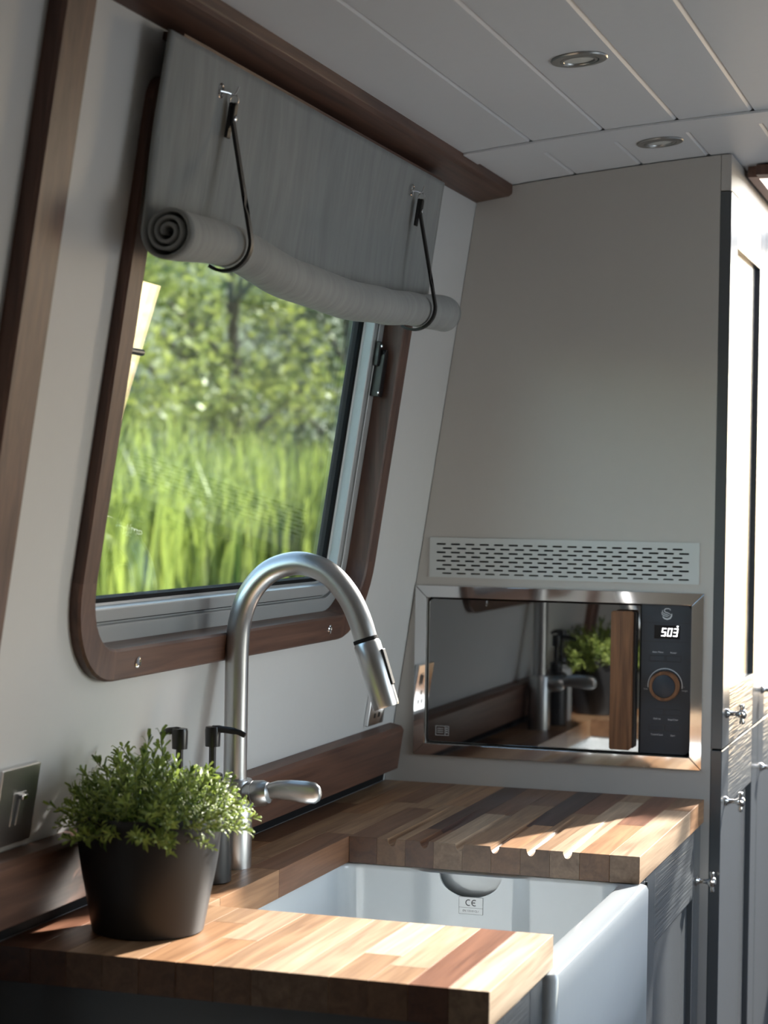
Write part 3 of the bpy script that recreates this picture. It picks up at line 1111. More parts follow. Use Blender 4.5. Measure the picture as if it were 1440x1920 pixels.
back = [[(YN0, 'tan'), (2.34, 'honey'), (2.55, 'brown'), (2.862, 'tan'), (3.2, 'brown'), (YF1, '')],
        [(YN0, 'brown'), (2.2, 'tan'), (2.63, 'tan'), (3.06, 'honey'), (YF1, '')],
        [(YN0, 'red'), (2.4, 'honey'), (2.75, 'brown'), (3.15, 'tan'), (YF1, '')]]
for k, segs in enumerate(back):
    a, b = OX - (k + 1) * SW, OX - k * SW
    if k == 2:
        a = -1.1085 + 0.0045
    for (y0, t), (y1, _) in zip(segs, segs[1:]):
        stave(a, b, y0, y1, t)

# ------------------------------------------------------------------ backsplash upstand
poly = [(0.029, 0.0), (0.029, 0.028), (0.101, 0.028), (0.107, 0.022), (0.109, 0.0)]
upst = thing('upstand', W(2.0, 0.03), 'long walnut upstand board on the wall behind the tap', 'upstand')
MB().prism(poly, lambda p, u: W(u, p[0], p[1] + 0.0005), 0.6, 3.425).build('board', M_TRIM_Y, upst, bevel=0.0015)
MB().prism([(0.0015, 0.0006), (0.0015, 0.003), (0.0285, 0.003), (0.0285, 0.0006)], lambda p, u: W(u, p[0], p[1]), 0.6, 3.43).build('shade_strip', M_GASKET, upst, label='black strip painting the shade in the gap below the board')  # shadow gap under the board painted as a strip in gasket black

# ------------------------------------------------------------------ sink
sink = thing('sink', (-0.755, 2.57, 0.62), 'white fireclay farmhouse sink set under the worktop', 'sink')
ZR = ZT - WT - 0.0015


def rect_ring(x0, x1, y0, y1, r, z, nfar=90, n=7):
    """far side (y1) densely sampled; same count for every ring"""
    pts = []
    for (cx, cy, a0) in ((x1 - r, y1 - r, 0), (x0 + r, y1 - r, PI / 2), (x0 + r, y0 + r, PI), (x1 - r, y0 + r, 1.5 * PI)):
        arc = [(cx + r * math.cos(a0 + PI / 2 * k / n), cy + r * math.sin(a0 + PI / 2 * k / n)) for k in range(n + 1)]
        pts += arc
        if a0 == 0:
            pts += [(lerp(x1 - r, x0 + r, k / nfar), y1) for k in range(1, nfar)]
        else:
            pass
    return [Vector((x, y, z)) for x, y in pts]


SX0, SX1, SY0, SY1 = -0.997, -0.512, 2.270, 2.870
rings = [rect_ring(SX0 + 0.004, SX1 - 0.004, SY0 + 0.004, SY1 - 0.004, 0.012, 0.62),
         rect_ring(SX0, SX1, SY0, SY1, 0.014, 0.626), rect_ring(SX0, SX1, SY0, SY1, 0.014, ZR - 0.008),
         rect_ring(SX0 + 0.0025, SX1 - 0.0025, SY0 + 0.0025, SY1 - 0.0025, 0.013, ZR - 0.0025),
         rect_ring(SX0 + 0.008, SX1 - 0.008, SY0 + 0.008, SY1 - 0.008, 0.012, ZR)]
IX0, IX1, IY0, IY1 = -0.977, -0.553, 2.288, 2.851
rings += [rect_ring(IX0 - 0.004, IX1 + 0.004, IY0 - 0.004, IY1 + 0.004, 0.036, ZR), rect_ring(IX0 - 0.001, IX1 + 0.001, IY0 - 0.001, IY1 + 0.001, 0.034, ZR - 0.0015)]
CXW = -0.776


def weir(x):
    b = 1 - min(1, max(0, (abs(x - CXW) - 0.062) / 0.03))
    return -0.009 * b * b * (3 - 2 * b)


z_first, z_step = ZR - 0.004, 0.0038
k0 = len(rings)
for k in range(31):
    z = z_first - z_step * k
    rg = rect_ring(IX0, IX1, IY0, IY1, 0.034, z)
    for p in rg:
        if p.y > IY1 - 0.0005:
            p.y += weir(p.x)
    rings.append(rg)
for ins, z in ((0.0, 0.70), (0.004, 0.675), (0.014, 0.660), (0.03, 0.652), (0.15, 0.648)):
    rings.append(rect_ring(IX0 + ins, IX1 - ins, IY0 + ins, IY1 - ins, max(0.034 - ins, 0.01), z))
mb = MB().loft(rings)
# overflow opening in the far wall: leave a window in the grid, refill it round a half ellipse
yw = IY1 - 0.009
far_x = sorted({round(p.x, 6) for p in rings[k0] if p.y > yw - 0.0002 and abs(p.x - CXW) < 0.061})
wx0, wx1 = min(x for x in far_x if x > CXW - 0.057), max(x for x in far_x if x < CXW + 0.057)
wz1, wz0 = z_first, z_first - 10 * z_step


def in_window(f):
    c = sum((Vector(mb.v[i]) for i in f), Vector()) / len(f)
    return len(f) == 4 and wx0 < c.x < wx1 and wz0 < c.z < wz1 and abs(c.y - yw) < 0.0004


mb.f = [f for f in mb.f if not in_window(f)]
ea, eb = 0.0475, 0.033
inner, outer = [], []
corners = [math.atan2(wz1 - wz0, wx1 - CXW), math.atan2(wz1 - wz0, wx0 - CXW)]
for t in sorted([PI * k / 40 for k in range(41)] + corners):
    c_, s_ = math.cos(t), math.sin(t)
    inner.append((CXW + ea * c_, wz1 - eb * s_))
    kk = min([(wx1 - CXW) / c_ if c_ > 1e-6 else 9, (wx0 - CXW) / c_ if c_ < -1e-6 else 9, (wz1 - wz0) / s_ if s_ > 1e-6 else 9])
    outer.append((CXW + kk * c_, wz1 - kk * s_))
mb.loft([[(a[0], yw, a[1]), (b[0], yw, b[1]), (b[0], yw + 0.0015, b[1] - 0.0015), (b[0], yw + 0.007, b[1] - 0.002)] for a, b in zip(outer, inner)], False, False, closed=False)
cx0, cx1, cz0, cyb = CXW - 0.066, CXW + 0.066, ZR - 0.085, IY1 + 0.016
mb.add([(cx0, yw + 0.007, cz0), (cx1, yw + 0.007, cz0), (cx1, yw + 0.007, wz1), (cx0, yw + 0.007, wz1), (cx0, cyb, cz0), (cx1, cyb, cz0), (cx1, cyb, wz1), (cx0, cyb, wz1)],
       [(4, 5, 6, 7), (0, 1, 5, 4), (0, 4, 7, 3), (1, 2, 6, 5), (3, 7, 6, 2)])
mb.build('basin', M_CERAMIC, sink, smooth=40)
# approval sticker on the far inner wall
ys_ = IY1 - 0.0096
sx, sz = -0.7925, 0.8075
st = MB().box(sx, sx + 0.037, ys_ - 0.0004, ys_ + 0.001, sz, sz + 0.0255).build('sticker', M_STICKER, sink, label='small CE sticker on the inner sink wall')
mb = MB()
yk = ys_ - 0.0005
for a in ((sx, sx + 0.037, sz, sz + 0.0003), (sx, sx + 0.037, sz + 0.0252, sz + 0.0255), (sx, sx + 0.0003, sz, sz + 0.0255), (sx + 0.0367, sx + 0.037, sz, sz + 0.0255), (sx, sx + 0.037, sz + 0.0095, sz + 0.0098)):
    bar(mb, *a, y=yk)


def arc_stroke(mb, cx, cz, r, a0, a1, w, y):
    n = 14
    rr = [[(cx + rad * math.cos(lerp(a0, a1, k / n)), cz + rad * math.sin(lerp(a0, a1, k / n))) for rad in (r - w / 2, r + w / 2)] for k in range(n + 1)]
    mb.loft([[(a[0], y - 0.0002, a[1]), (b[0], y - 0.0002, b[1]), (b[0], y + 0.0002, b[1]), (a[0], y + 0.0002, a[1])] for a, b in rr])


cz_ = sz + 0.0172
arc_stroke(mb, sx + 0.0150, cz_, 0.0042, R(62), R(298), 0.0014, yk)
arc_stroke(mb, sx + 0.0240, cz_, 0.0042, R(62), R(298), 0.0014, yk)
bar(mb, sx + 0.0200, sx + 0.0250, cz_ - 0.0007, cz_ + 0.0007, y=yk)
text_mb('EN 13310 CL1', 0.0042, sx + 0.0185, sz + 0.0048, yk, mb)
mb.build('sticker_print', M_BLACKPRINT, st)

# ------------------------------------------------------------------ base cabinets
XB = -0.528
bc = thing('base_cabinet', (-0.8, 2.15, 0), 'dark slate base cabinet under the near end of the worktop', 'cabinet')
MB().box(-1.11, XB - 0.0205, 2.018, 2.262, 0.0, ZT - WT - 0.0008).build('body', M_SLATE, bc)
d = shaker_door(bc, XB, 2.020, 2.262, 0.10, ZT - WT - 0.006, 0.06, 0.10, 0.10)
bs = thing('base_cabinet', (-0.8, 2.57, 0), 'slate cupboard beneath the white sink', 'cabinet')
MB().box(-1.11, XB - 0.0205, 2.266, 2.874, 0.0, 0.6185).build('body', M_SLATE, bs)
shaker_door(bs, XB, 2.266, 2.5685, 0.10, 0.617, 0.06, 0.08, 0.08)
shaker_door(bs, XB, 2.5715, 2.874, 0.10, 0.617, 0.06, 0.08, 0.08)
bf = thing('base_cabinet', (-0.8, 3.15, 0), 'slate base cabinet under the draining grooves with one cross knob', 'cabinet')
MB().box(-1.11, XB - 0.0205, 2.8775, YP - 0.001, 0.0, ZT - WT - 0.0008).build('body', M_SLATE, bf)
MB().box(XB - 0.020, XB, 2.8775, 2.9205, 0.0, ZT - WT - 0.0012).build('filler_post', M_SLATE, bf, bevel=0.001)
mb = MB()
for k in range(18):
    z = 0.86 - k * 0.04
    mb.tube([(XB + 0.001, 2.9225, z), (XB + 0.001, 2.9225, z - 0.0385)], 0.0019, 8)
mb.build('piano_hinge', M_SATINBLACK, bf, label='long narrow piano hinge')
shaker_door(bf, XB, 2.9245, YP - 0.003, 0.10, ZT - WT - 0.002, 0.075, 0.118, 0.10, [(3.402, 0.776)])

# ------------------------------------------------------------------ tap
tap = thing('kitchen_tap', (-1.034, 2.545, ZT), 'brushed steel pull-out kitchen tap with tall arched spout', 'tap')
TXc, TYc = -1.034, 2.545
Y_ = TYc
pts = [(-1.034, 1.03), (-1.034, 1.12), (-1.0335, 1.215), (-1.0285, 1.258), (-1.014, 1.2925), (-0.9895, 1.3185), (-0.9595, 1.3305), (-0.931, 1.3305), (-0.9005, 1.3185), (-0.874, 1.2915), (-0.8565, 1.2595), (-0.8460, 1.229)]


def smooth_path(p, n=6):
    out = []
    for i in range(len(p) - 1):
        p0, p1, p2, p3 = p[max(i - 1, 0)], p[i], p[i + 1], p[min(i + 2, len(p) - 1)]
        for k in range(n):
            t = k / n
            out.append(tuple(0.5 * ((2 * p1[c]) + (-p0[c] + p2[c]) * t + (2 * p0[c] - 5 * p1[c] + 4 * p2[c] - p3[c]) * t * t + (-p0[c] + 3 * p1[c] - 3 * p2[c] + p3[c]) * t ** 3) for c in range(len(p1))))
    out.append(p[-1])
    return out


sp = [(x, Y_, z) for x, z in smooth_path(pts)]
MB().tube(sp, 0.0162, 28).build('spout', M_STEEL, tap, smooth=40)
MB().lathe([(0.0245, 0), (0.0245, 0.1195), (0.0235, 0.1215), (0.0175, 0.1225)], (TXc, TYc, ZT + 0.0002), (0, 0, 1), 40).build('base_body', M_STEEL, tap, smooth=30)
a = Vector((-0.8460, Y_, 1.229))
b = Vector((-0.8160, Y_, 1.1425))
d = (b - a).normalized()
Ls = (b - a).length
hd = MB().lathe([(0.0155, -0.004), (0.0172, 0.0005), (0.0185, 0.003), (0.0188, 0.03), (0.0182, Ls - 0.003), (0.0172, Ls), (0.0145, Ls), (0.014, Ls - 0.004)], a + d * 0.0015, d, 32).build('spray_head', M_STEEL, tap, smooth=35)
MB().lathe([(0.0168, -0.0055), (0.0174, -0.005), (0.0174, -0.001), (0.0168, 0.0)], a + d * 0.001, d, 32).build('collar_ring', M_GASKET, hd, smooth=30)
s_ = Vector((d.z, 0, -d.x)) * -1
if s_.x < 0:
    s_ = -s_
mb = MB()
p0 = a + d * 0.016 + s_ * 0.0175
p1 = a + d * 0.066 + s_ * 0.0172
yv_ = Vector((0, 0.006, 0))
mb.hexa([p0 - yv_, p0 + yv_, p0 + yv_ + s_ * 0.0035, p0 - yv_ + s_ * 0.0035, p1 - yv_, p1 + yv_, p1 + yv_ + s_ * 0.0030, p1 - yv_ + s_ * 0.0030])
mb.build('spray_button', M_SATINBLACK, hd, bevel=0.0012, label='dark slim spray switch')
# lever
piv = Vector((TXc + 0.021, TYc - 0.004, 1.0125))
lev = MB().lathe([(0.0165, 0), (0.0180, 0.003), (0.0180, 0.012), (0.0172, 0.0125), (0.0172, 0.0135), (0.0180, 0.014), (0.0176, 0.026), (0.0145, 0.034), (0.006, 0.039)], piv - Vector((0.002, 0, 0)), (1, -0.05, 0.12), 32).build('lever_hub', M_STEEL, tap, smooth=35)
rings = []
for t, hw, hh, dz in ((0.0, 0.010, 0.010, 0.004), (0.12, 0.011, 0.0105, 0.007), (0.28, 0.0125, 0.0095, 0.010), (0.5, 0.0145, 0.0088, 0.010), (0.75, 0.0155, 0.0085, 0.009), (0.9, 0.0145, 0.0078, 0.0085), (0.97, 0.010, 0.0060, 0.008), (1.0, 0.004, 0.003, 0.008)):
    c = piv + Vector((0.020 + 0.088 * t, -0.002 * t, dz - 0.001))
    rings.append([c + Vector((0, 0, 0)) + Vector((0, math.copysign(abs(math.cos(2 * PI * k / 20)) ** 0.75, math.cos(2 * PI * k / 20)) * hh, math.copysign(abs(math.sin(2 * PI * k / 20)) ** 0.75, math.sin(2 * PI * k / 20)) * hw)) for k in range(20)])
MB().loft(rings).build('lever', M_STEEL, tap, smooth=50)

# ------------------------------------------------------------------ soap dispensers


def dispenser(x, y, body_mat, label, r, hb, nozzle, zn, body_label):
    t = thing('soap_dispenser', (x, y, ZT), label, 'soap dispenser', 'pump bottles beside the tap')
    MB().lathe([(r - 0.003, 0), (r, 0.002), (r, hb - 0.012), (r - 0.002, hb - 0.005), (r - 0.008, hb - 0.001), (0.0135, hb), (0.0125, hb + 0.004)], (x, y, ZT), n=36).build('bottle', body_mat, t, smooth=35, label=body_label)
    z = ZT + hb
    MB().lathe([(0.0138, 0.003), (0.0142, 0.004), (0.0142, 0.020), (0.0130, 0.022), (0.006, 0.0225)], (x, y, z), n=28).build('collar', M_BLACK, t, smooth=35)
    MB().lathe([(0.0048, 0.02), (0.0048, zn - z - 0.026), (0.0100, zn - z - 0.026), (0.0105, zn - z - 0.004), (0.0095, zn - z), (0.002, zn - z + 0.0005)], (x, y, z), n=24).build('pump_head', M_BLACK, t, smooth=35)
    p = [(x, y, zn - 0.0035), (x + nozzle * 0.3, y, zn - 0.003), (x + nozzle * 0.75, y, zn - 0.005), (x + nozzle, y, zn - 0.0095)]
    MB().tube(smooth_path(p, 4), [0.0052] * 4 + [0.0046] * 4 + [0.0038] * 4 + [0.0034], 14).build('nozzle', M_BLACK, t, smooth=40)


dispenser(-1.022, 2.435, M_SATINBLACK, 'black pump soap bottle beside the tap base, nozzle to the right', 0.0275, 0.122, 0.046, 1.116, 'matt black bottle')
dispenser(-1.030, 2.345, M_PALEBOTTLE, 'pale bottle with black pump mostly hidden behind the herb pot', 0.0250, 0.128, -0.026, 1.1225, 'pale bottle')

# ------------------------------------------------------------------ herb pot
px, py = -0.976, 2.138
pot = thing('potted_herb', (px, py, ZT), 'bushy green herb in a charcoal pot on the near worktop', 'potted plant')
MB().lathe([(0.062, 0.0), (0.0655, 0.002), (0.0690, 0.02), (0.0735, 0.045), (0.0785, 0.07), (0.0818, 0.09), (0.0836, 0.107), (0.0850, 0.120), (0.0856, 0.130), (0.0848, 0.137), (0.0830, 0.1400), (0.0815, 0.1380), (0.0805, 0.115)], (px, py, ZT), n=56).build('pot', M_POT, pot, smooth=35, label='charcoal tapered plant pot')
MB().lathe([(0.080, 0.112), (0.0798, 0.118), (0.05, 0.121), (0.002, 0.122)], (px, py, ZT), n=32).build('soil', M_SOIL, pot, smooth=35)


def sprig_mesh(seed, length, nl):
    rn = random.Random(seed)
    mb = MB()
    bend = rn.uniform(0.15, 0.4)
    ph = rn.uniform(0, 6.28)

    def ax(t):
        return Vector((math.cos(ph) * bend * length * t * t, math.sin(ph) * bend * length * t * t, length * t))
    mb.tube([ax(t / 5) for t in range(6)], [0.0012, 0.0011, 0.001, 0.0009, 0.0008, 0.0005], 5)
    nst = len(mb.f)
    for i in range(nl):
        t = 0.22 + 0.78 * (i / (nl - 1)) ** 0.85
        c = ax(t)
        a = i * 2.4 + rn.uniform(-0.4, 0.4)
        el = lerp(0.35, 1.05, t) + rn.uniform(-0.2, 0.2)
        L_ = rn.uniform(0.019, 0.029) * (0.75 if t > 0.93 else 1)
        w = rn.uniform(0.0019, 0.0028)
        dr = Vector((math.cos(a) * math.cos(el), math.sin(a) * math.cos(el), math.sin(el)))
        sd = Vector((-math.sin(a), math.cos(a), 0))
        dn = Vector((0, 0, -1))
        m1 = c + dr * L_ * 0.35
        m2 = c + dr * L_ * 0.72 + dn * L_ * 0.08
        tip = c + dr * L_ + dn * L_ * 0.38
        mid = dr.cross(sd) * 0.0006
        mb.add([c, m1 + sd * w, m1 + mid, m1 - sd * w, m2 + sd * w * 0.8, m2 + mid, m2 - sd * w * 0.8, tip],
               [(0, 2, 1), (0, 3, 2), (1, 2, 5, 4), (2, 3, 6, 5), (4, 5, 7), (5, 6, 7)])
    me = bpy.data.meshes.new('sprig')
    me.from_pydata(mb.v, [], mb.f)
    me.materials.append(M_HERB)
    me.materials.append(M_STEM)
    idx = [1] * nst + [0] * (len(mb.f) - nst)
    me.polygons.foreach_set('material_index', idx)
    me.polygons.foreach_set('use_smooth', [True] * len(idx))
    return me


rnd = random.Random(5)
variants = [sprig_mesh(100 + k, 0.085 + 0.006 * (k % 4), 21) for k in range(8)]
NS = 185
for i in range(NS):
    rr = math.sqrt((i + 0.5) / NS)
    a = i * 2.399963 + rnd.uniform(-0.2, 0.2)
    base = Vector((px + 0.066 * rr * math.cos(a), py + 0.066 * rr * math.sin(a), ZT + 0.119))
    lean = rr ** 1.3 * 1.28 + rnd.uniform(-0.18, 0.18)
    ln = rnd.uniform(0.68, 1.05) * (1.0 - 0.14 * rr)
    if rr > 0.75 and rnd.random() < 0.35:
        lean += 0.35
    if math.cos(a) < -0.55 and rr > 0.5:            # the wall side cannot spread as far
        lean *= 0.75
        ln *= 0.8
    if math.cos(a) > 0.35:
        lean *= 0.92
        ln *= 0.86
    for _ in range(12):
        tip = base + Vector((math.cos(a) * math.sin(lean), math.sin(a) * math.sin(lean), math.cos(lean))) * 0.12 * ln
        if tip.x > xwall(tip.z) + 0.018:
            break
        lean *= 0.86
        ln *= 0.97
        base.x += 0.002
    q = Matrix.Rotation(a + 0 * rnd.uniform(-0.3, 0.3), 4, 'Z') @ Matrix.Rotation(lean, 4, 'Y') @ Matrix.Rotation(rnd.uniform(0, 6.28), 4, 'Z') @ Matrix.Scale(ln, 4)
    o = bpy.data.objects.new('sprig', variants[i % 8])
    COL.objects.link(o)
    o.parent = pot
    o.matrix_parent_inverse = Matrix.Translation(-pot.location)
    o.matrix_basis = Matrix.Translation(base) @ q

# ------------------------------------------------------------------ socket plates


def wall_poly(mb, pts, o0, o1):
    return mb.prism(pts, lambda p, t: W(p[0], p[1], t), o0, o1)


s1 = thing('wall_socket', W(2.0, 0.117), 'brushed steel outlet plate on the wall left of the herb pot', 'wall socket')
wall_poly(MB(), [(1.952, 0.118), (2.041, 0.118), (2.041, 0.208), (1.952, 0.208)], 0.0005, 0.0085).build('plate', M_STEEL, s1, bevel=0.0012)
mb = MB()
wall_poly(mb, [(1.984, 0.140), (2.014, 0.140), (2.014, 0.178), (1.984, 0.178)], 0.0085, 0.0095)
wall_poly(mb, [(1.990, 0.142), (2.006, 0.142), (2.003, 0.172), (1.993, 0.172)], 0.0095, 0.013)
mb.build('switch', M_STEEL, s1, bevel=0.0008)
MB().prism([(1.993, 0.0095), (2.006, 0.0095), (2.006, 0.016), (1.993, 0.016)], lambda p, v: W(p[0], v, p[1]), 0.171, 0.1765).build('toggle', M_CHROME, s1, bevel=0.0008, label='small bright toggle')
s2 = thing('wall_socket', W(3.31, 0.117), 'polished steel outlet plate on the wall near the microwave', 'wall socket')
wall_poly(MB(), [(3.268, 0.118), (3.352, 0.118), (3.352, 0.207), (3.268, 0.207)], 0.0005, 0.0085).build('plate', M_CHROME, s2, bevel=0.0012)
mb = MB()
wall_poly(mb, [(3.312, 0.166), (3.330, 0.166), (3.330, 0.190), (3.312, 0.190)], 0.0085, 0.0098)
wall_poly(mb, [(3.316, 0.169), (3.326, 0.169), (3.325, 0.187), (3.317, 0.187)], 0.0098, 0.0125)
mb.build('switch', M_CHROME, s2, bevel=0.0008)
mb = MB()
for uu, vv in ((3.300, 0.135), (3.322, 0.135), (3.311, 0.152)):
    wall_poly(mb, [(uu - 0.0035, vv - 0.004), (uu + 0.0035, vv - 0.004), (uu + 0.0035, vv + 0.004), (uu - 0.0035, vv + 0.004)], 0.0086, 0.0090)
mb.build('pin_slot', M_VOID, s2)

# ------------------------------------------------------------------ blind
blind = thing('roman_blind', W(2.59, 0.80, 0.03), 'grey linen blind rolled half up over the window on two black straps', 'blind')
BU0, BU1 = 2.042, 3.140
VC = [(2.04, 0.827), (2.22, 0.835), (2.45, 0.818), (2.66, 0.815), (2.83, 0.822), (2.99, 0.832), (3.14, 0.840)]
RR = [(2.04, 0.0305), (2.2, 0.0272), (2.5, 0.0300), (2.7, 0.0310), (2.99, 0.0280), (3.14, 0.0315)]


def section(u, du):
    vc, r0 = interp(VC, u), interp(RR, u)
    oc = 0.033 + r0
    out = []
    top = 1.050
    nfl = 26
    w1 = math.sin(u * 21.0 + 0.6) * 0.0022 + math.sin(u * 47 + 2.0) * 0.0012
    for k in range(nfl):
        t = k / nfl
        v = lerp(top, vc, t)
        wr = (w1 + 0.0012 * math.sin(u * 90 + 5 * t)) * math.sin(PI * min(1, t * 1.15)) + 0.004 * math.sin(PI * t) * math.sin(PI * (u - BU0) / (BU1 - BU0) * 2.0)
        off = lerp(0.030, 0.033, t) + wr
        out.append(W(u, v, off))
    n = 96
    turns = 3.1
    for k in range(n + 1):
        t = k / n
        ang = PI + t * turns * 2 * PI
        r = lerp(r0, 0.0055, t ** 0.95)
        if t < 0.25:
            r += 0.0016 * math.sin(t / 0.25 * PI)          # loose outer turn
        sq = 1 + 0.04 * math.sin(2 * ang + u * 3)
        out.append(W(u, vc + r * math.sin(ang) * sq, oc + r * math.cos(ang)))
    return out


nu = 72
rings = [section(lerp(BU0, BU1, i / nu), 0) for i in range(nu + 1)]
mb = MB()
mb.loft(rings, False, False, closed=False)
fab = mb.build('fabric', M_LINEN, blind, smooth=60)
so = fab.modifiers.new('thickness', 'SOLIDIFY')
so.thickness = 0.0038
so.offset = 0
MB().prism([(1.046, 0.001), (1.046, 0.027), (1.0555, 0.027), (1.0555, 0.001)], lambda p, u: W(u, p[0], p[1]), BU0 + 0.045, BU1 - 0.003).build('head_rail', M_TRIM_Y, blind)


def strap(u):
    vc, r0 = interp(VC, u), interp(RR, u)
    oc = 0.033 + r0
    path = [(1.002, 0.041), (0.985, 0.044)]
    rs = r0 + 0.0062
    a0 = R(22)
    p_end = (vc + rs * math.sin(a0), oc + rs * math.cos(a0))
    for k in range(1, 6):
        t = k / 6
        path.append((lerp(0.985, p_end[0], t), lerp(0.044, p_end[1], t)))
    for k in range(0, 15):
        a = lerp(a0, R(-118), k / 14)
        path.append((vc + rs * math.sin(a), oc + rs * math.cos(a)))
    w, h = 0.0042, 0.0040
    rings = []
    P = path
    for i, (v, o_) in enumerate(P):
        a, b = P[max(i - 1, 0)], P[min(i + 1, len(P) - 1)]
        tv, to = b[0] - a[0], b[1] - a[1]
        l = math.hypot(tv, to)
        nv, no = -to / l, tv / l
        if no < 0 and i < 6:
            nv, no = -nv, -no
        rings.append([W(u - w, v - nv * h / 2, o_ - no * h / 2), W(u + w, v - nv * h / 2, o_ - no * h / 2), W(u + w, v + nv * h / 2, o_ + no * h / 2), W(u - w, v + nv * h / 2, o_ + no * h / 2)])
    st_ = MB().loft(rings).build('strap', M_LEATHER, blind, smooth=40, label='black leather strap holding the roll')
    # doubled end with rivet
    mb = MB()
    mb.prism([(u - 0.0058, 0.960), (u + 0.0058, 0.960), (u + 0.0058, 0.998), (u + 0.003, 1.003), (u - 0.003, 1.003), (u - 0.0058, 0.998)], lambda p, t: W(p[0], p[1], t), 0.0395, 0.0435)
    mb.prism([(u - 0.0050, 0.978), (u + 0.0050, 0.978), (u + 0.0050, 0.998), (u + 0.003, 1.003), (u - 0.003, 1.003), (u - 0.0050, 0.998)], lambda p, t: W(p[0], p[1], t), 0.0436, 0.0480)
    mb.build('strap_tab', M_LEATHER, st_, bevel=0.001)
    MB().lathe([(0.0036, 0), (0.0034, 0.0012), (0.002, 0.002), (0.0005, 0.0022)], W(u + 0.0005, 0.984, 0.048), NW, 14).build('rivet', M_CHROME, st_, smooth=40)
    # ring, T-bar and eyelet
    mb = MB()
    ringp = [W(u, 1.006 + 0.006 * math.sin(2 * PI * k / 16), 0.0435 + 0.0055 * math.cos(2 * PI * k / 16)) for k in range(17)]
    mb.tube(ringp, 0.0008, 6, False)
    mb.tube([W(u - 0.022, 1.012, 0.0335), W(u - 0.012, 1.0125, 0.039), W(u + 0.0, 1.012, 0.0425)], 0.0011, 8)
    mb.tube([W(u - 0.002, 1.010, 0.0415), W(u + 0.006, 1.016, 0.042), W(u + 0.010, 1.024, 0.0425)], 0.0009, 8)
    mb.build('hook', M_CHROME, st_, smooth=40)
    lo = MB()
    ey = [W(u - 0.022 + 0.0062 * math.cos(2 * PI * k / 18), 1.012 + 0.0085 * math.sin(2 * PI * k / 18), 0.0345) for k in range(19)]
    lo.tube(ey, 0.0012, 6, False)
    lo.build('eyelet', M_CHROME, st_, smooth=40)


strap(2.217)
strap(2.993)

# ------------------------------------------------------------------ downlights


def downlight(x, y, label):
    z = ceil_z(x) - 0.0003
    sl = math.atan(-2 * 0.074 * (x - 0.05))
    ax = Vector((math.sin(sl), 0, -math.cos(sl)))
    t = thing('downlight', (x, y, z), label, 'downlight', 'recessed ceiling downlights')
    MB().lathe([(0.0385, 0), (0.0390, 0.0012), (0.0375, 0.0030), (0.0285, 0.0042), (0.0270, 0.0036), (0.0262, 0.0010), (0.0255, 0.0008), (0.0250, 0.0032), (0.0215, 0.0040), (0.0205, 0.0030), (0.0200, 0.0012)], (x, y, z), ax, 48).build('bezel', M_LIGHTRING, t, smooth=30)
    MB().lathe([(0.0199, 0.0008), (0.0198, 0.0016), (0.012, 0.0020), (0.001, 0.0021)], (x, y, z), ax, 36).build('lens', M_LENS, t, smooth=40, label='pale frosted lens')


downlight(-0.587, 2.637, 'round nickel downlight in the ceiling board nearest the camera')
downlight(-0.589, 3.272, 'round nickel downlight just above the tall cabinet panel')

# ------------------------------------------------------------------ outside: canal, reeds, trees
ZW = 0.55
tag(MB().box(-7.4, -1.32, -10, 60, ZW - 0.05, ZW).build('canal_water', M_WATER), 'green canal water beyond the window', 'water', kind='structure')
mb = MB()
poly = [(-7.2, ZW - 0.3), (-7.2, ZW + 0.04), (-9, ZW + 0.3), (-14, ZW + 0.8), (-19, ZW + 4), (-26, ZW + 12), (-26, ZW - 0.3)]
mb.prism(poly, lambda p, y: (p[0], y, p[1]), -5, 110)
tag(mb.build('canal_bank', M_BANK), 'grassy bank rising behind the reeds', 'bank', kind='structure')

rnd = random.Random(21)
mb = MB()
for i in range(6500):
    y = rnd.uniform(9.5, 27)
    dpt = rnd.random() ** 1.4
    x = -6.7 - 1.5 * dpt + rnd.uniform(-0.15, 0.15)
    h = rnd.uniform(0.7, 1.85) * (0.8 + 0.3 * dpt)
    w = rnd.uniform(0.010, 0.024)
    a = rnd.uniform(0, 2 * PI)
    ln = rnd.uniform(0.05, 0.5) * h
    sd = Vector((math.cos(a + PI / 2), math.sin(a + PI / 2), 0)) * w
    dr = Vector((math.cos(a), math.sin(a), 0))
    b0 = Vector((x, y, ZW - 0.05))
    m = b0 + Vector((0, 0, h * 0.6)) + dr * ln * 0.3
    t = b0 + Vector((0, 0, h * (1.0 - 0.12 * ln))) + dr * ln
    mb.add([b0 - sd, b0 + sd, m + sd, m - sd, t], [(0, 1, 2, 3), (3, 2, 4)])
me = bpy.data.meshes.new('reeds')
me.from_pydata(mb.v, [], mb.f)
me.materials.append(M_REED)
tag(link('reeds', me), 'tall green reeds along the far canal edge', 'reeds', kind='stuff')


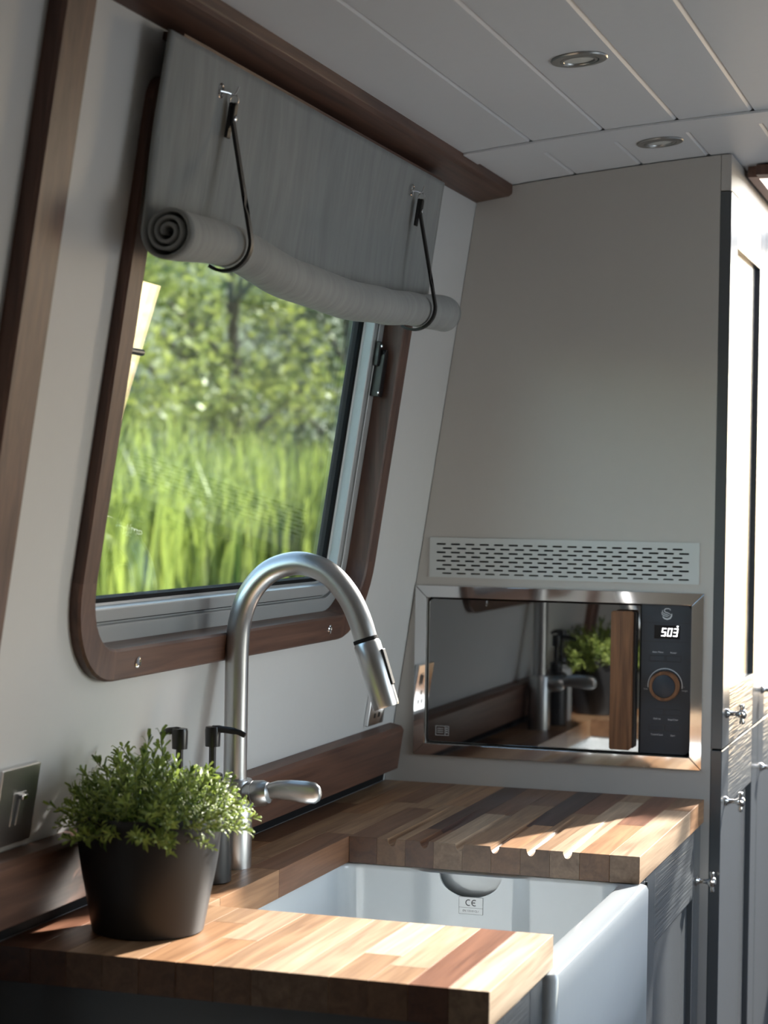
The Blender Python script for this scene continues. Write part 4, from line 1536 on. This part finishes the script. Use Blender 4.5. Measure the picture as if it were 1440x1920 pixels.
def tree(x, y, h, rad, material, label, seed, n=5200, z_low=0.06):
    rn = random.Random(seed)
    zb = ZW + 0.3 + max(0, (-x - 9) * 0.1)
    t = thing('tree', (x, y, zb), label, 'tree', 'trees on the far bank')
    tr = MB()
    tr.tube([(x, y, zb - 0.3), (x + 0.1, y, zb + h * 0.3), (x - 0.1, y + 0.15, zb + h * 0.7)], [0.16, 0.12, 0.05], 8)
    for k in range(7):
        a = rn.uniform(0, 6.28)
        z0 = zb + h * rn.uniform(0.15, 0.6)
        tr.tube([(x, y, z0), (x + math.cos(a) * rad * 0.6, y + math.sin(a) * rad * 0.6, z0 + h * 0.2)], [0.06, 0.02], 6)
    tr.build('trunk', M_BARK, t)
    blobs = []
    for k in range(60):
        a = rn.uniform(0, 6.28)
        zz = rn.random()
        zr = z_low + (1 - z_low) * zz
        rr = rad * math.sqrt(max(0.05, 1 - (2 * zz - 0.8) ** 2 * 0.7)) * rn.uniform(0.25, 0.9)
        blobs.append((Vector((x + rr * math.cos(a), y + rr * math.sin(a), zb + h * zr)), rn.uniform(0.3, 0.65)))
    mb = MB()
    for i in range(n):
        c, br = blobs[i % len(blobs)]
        d = Vector((rn.gauss(0, 1), rn.gauss(0, 1), rn.gauss(0, 0.7)))
        d = d.normalized() * br * rn.random() ** 0.4
        p = c + d
        s = rn.uniform(0.045, 0.10)
        u_ = Vector((rn.gauss(0, 1), rn.gauss(0, 1), rn.gauss(0, 0.6))).normalized()
        v_ = u_.cross(Vector((rn.gauss(0, 1), rn.gauss(0, 1), rn.gauss(0, 1)))).normalized()
        mb.add([p - u_ * s, p + v_ * s * 0.5, p + u_ * s, p - v_ * s * 0.5], [(0, 1, 2, 3)])
    me = bpy.data.meshes.new('crown')
    me.from_pydata(mb.v, [], mb.f)
    me.materials.append(material)
    link('crown', me, t)


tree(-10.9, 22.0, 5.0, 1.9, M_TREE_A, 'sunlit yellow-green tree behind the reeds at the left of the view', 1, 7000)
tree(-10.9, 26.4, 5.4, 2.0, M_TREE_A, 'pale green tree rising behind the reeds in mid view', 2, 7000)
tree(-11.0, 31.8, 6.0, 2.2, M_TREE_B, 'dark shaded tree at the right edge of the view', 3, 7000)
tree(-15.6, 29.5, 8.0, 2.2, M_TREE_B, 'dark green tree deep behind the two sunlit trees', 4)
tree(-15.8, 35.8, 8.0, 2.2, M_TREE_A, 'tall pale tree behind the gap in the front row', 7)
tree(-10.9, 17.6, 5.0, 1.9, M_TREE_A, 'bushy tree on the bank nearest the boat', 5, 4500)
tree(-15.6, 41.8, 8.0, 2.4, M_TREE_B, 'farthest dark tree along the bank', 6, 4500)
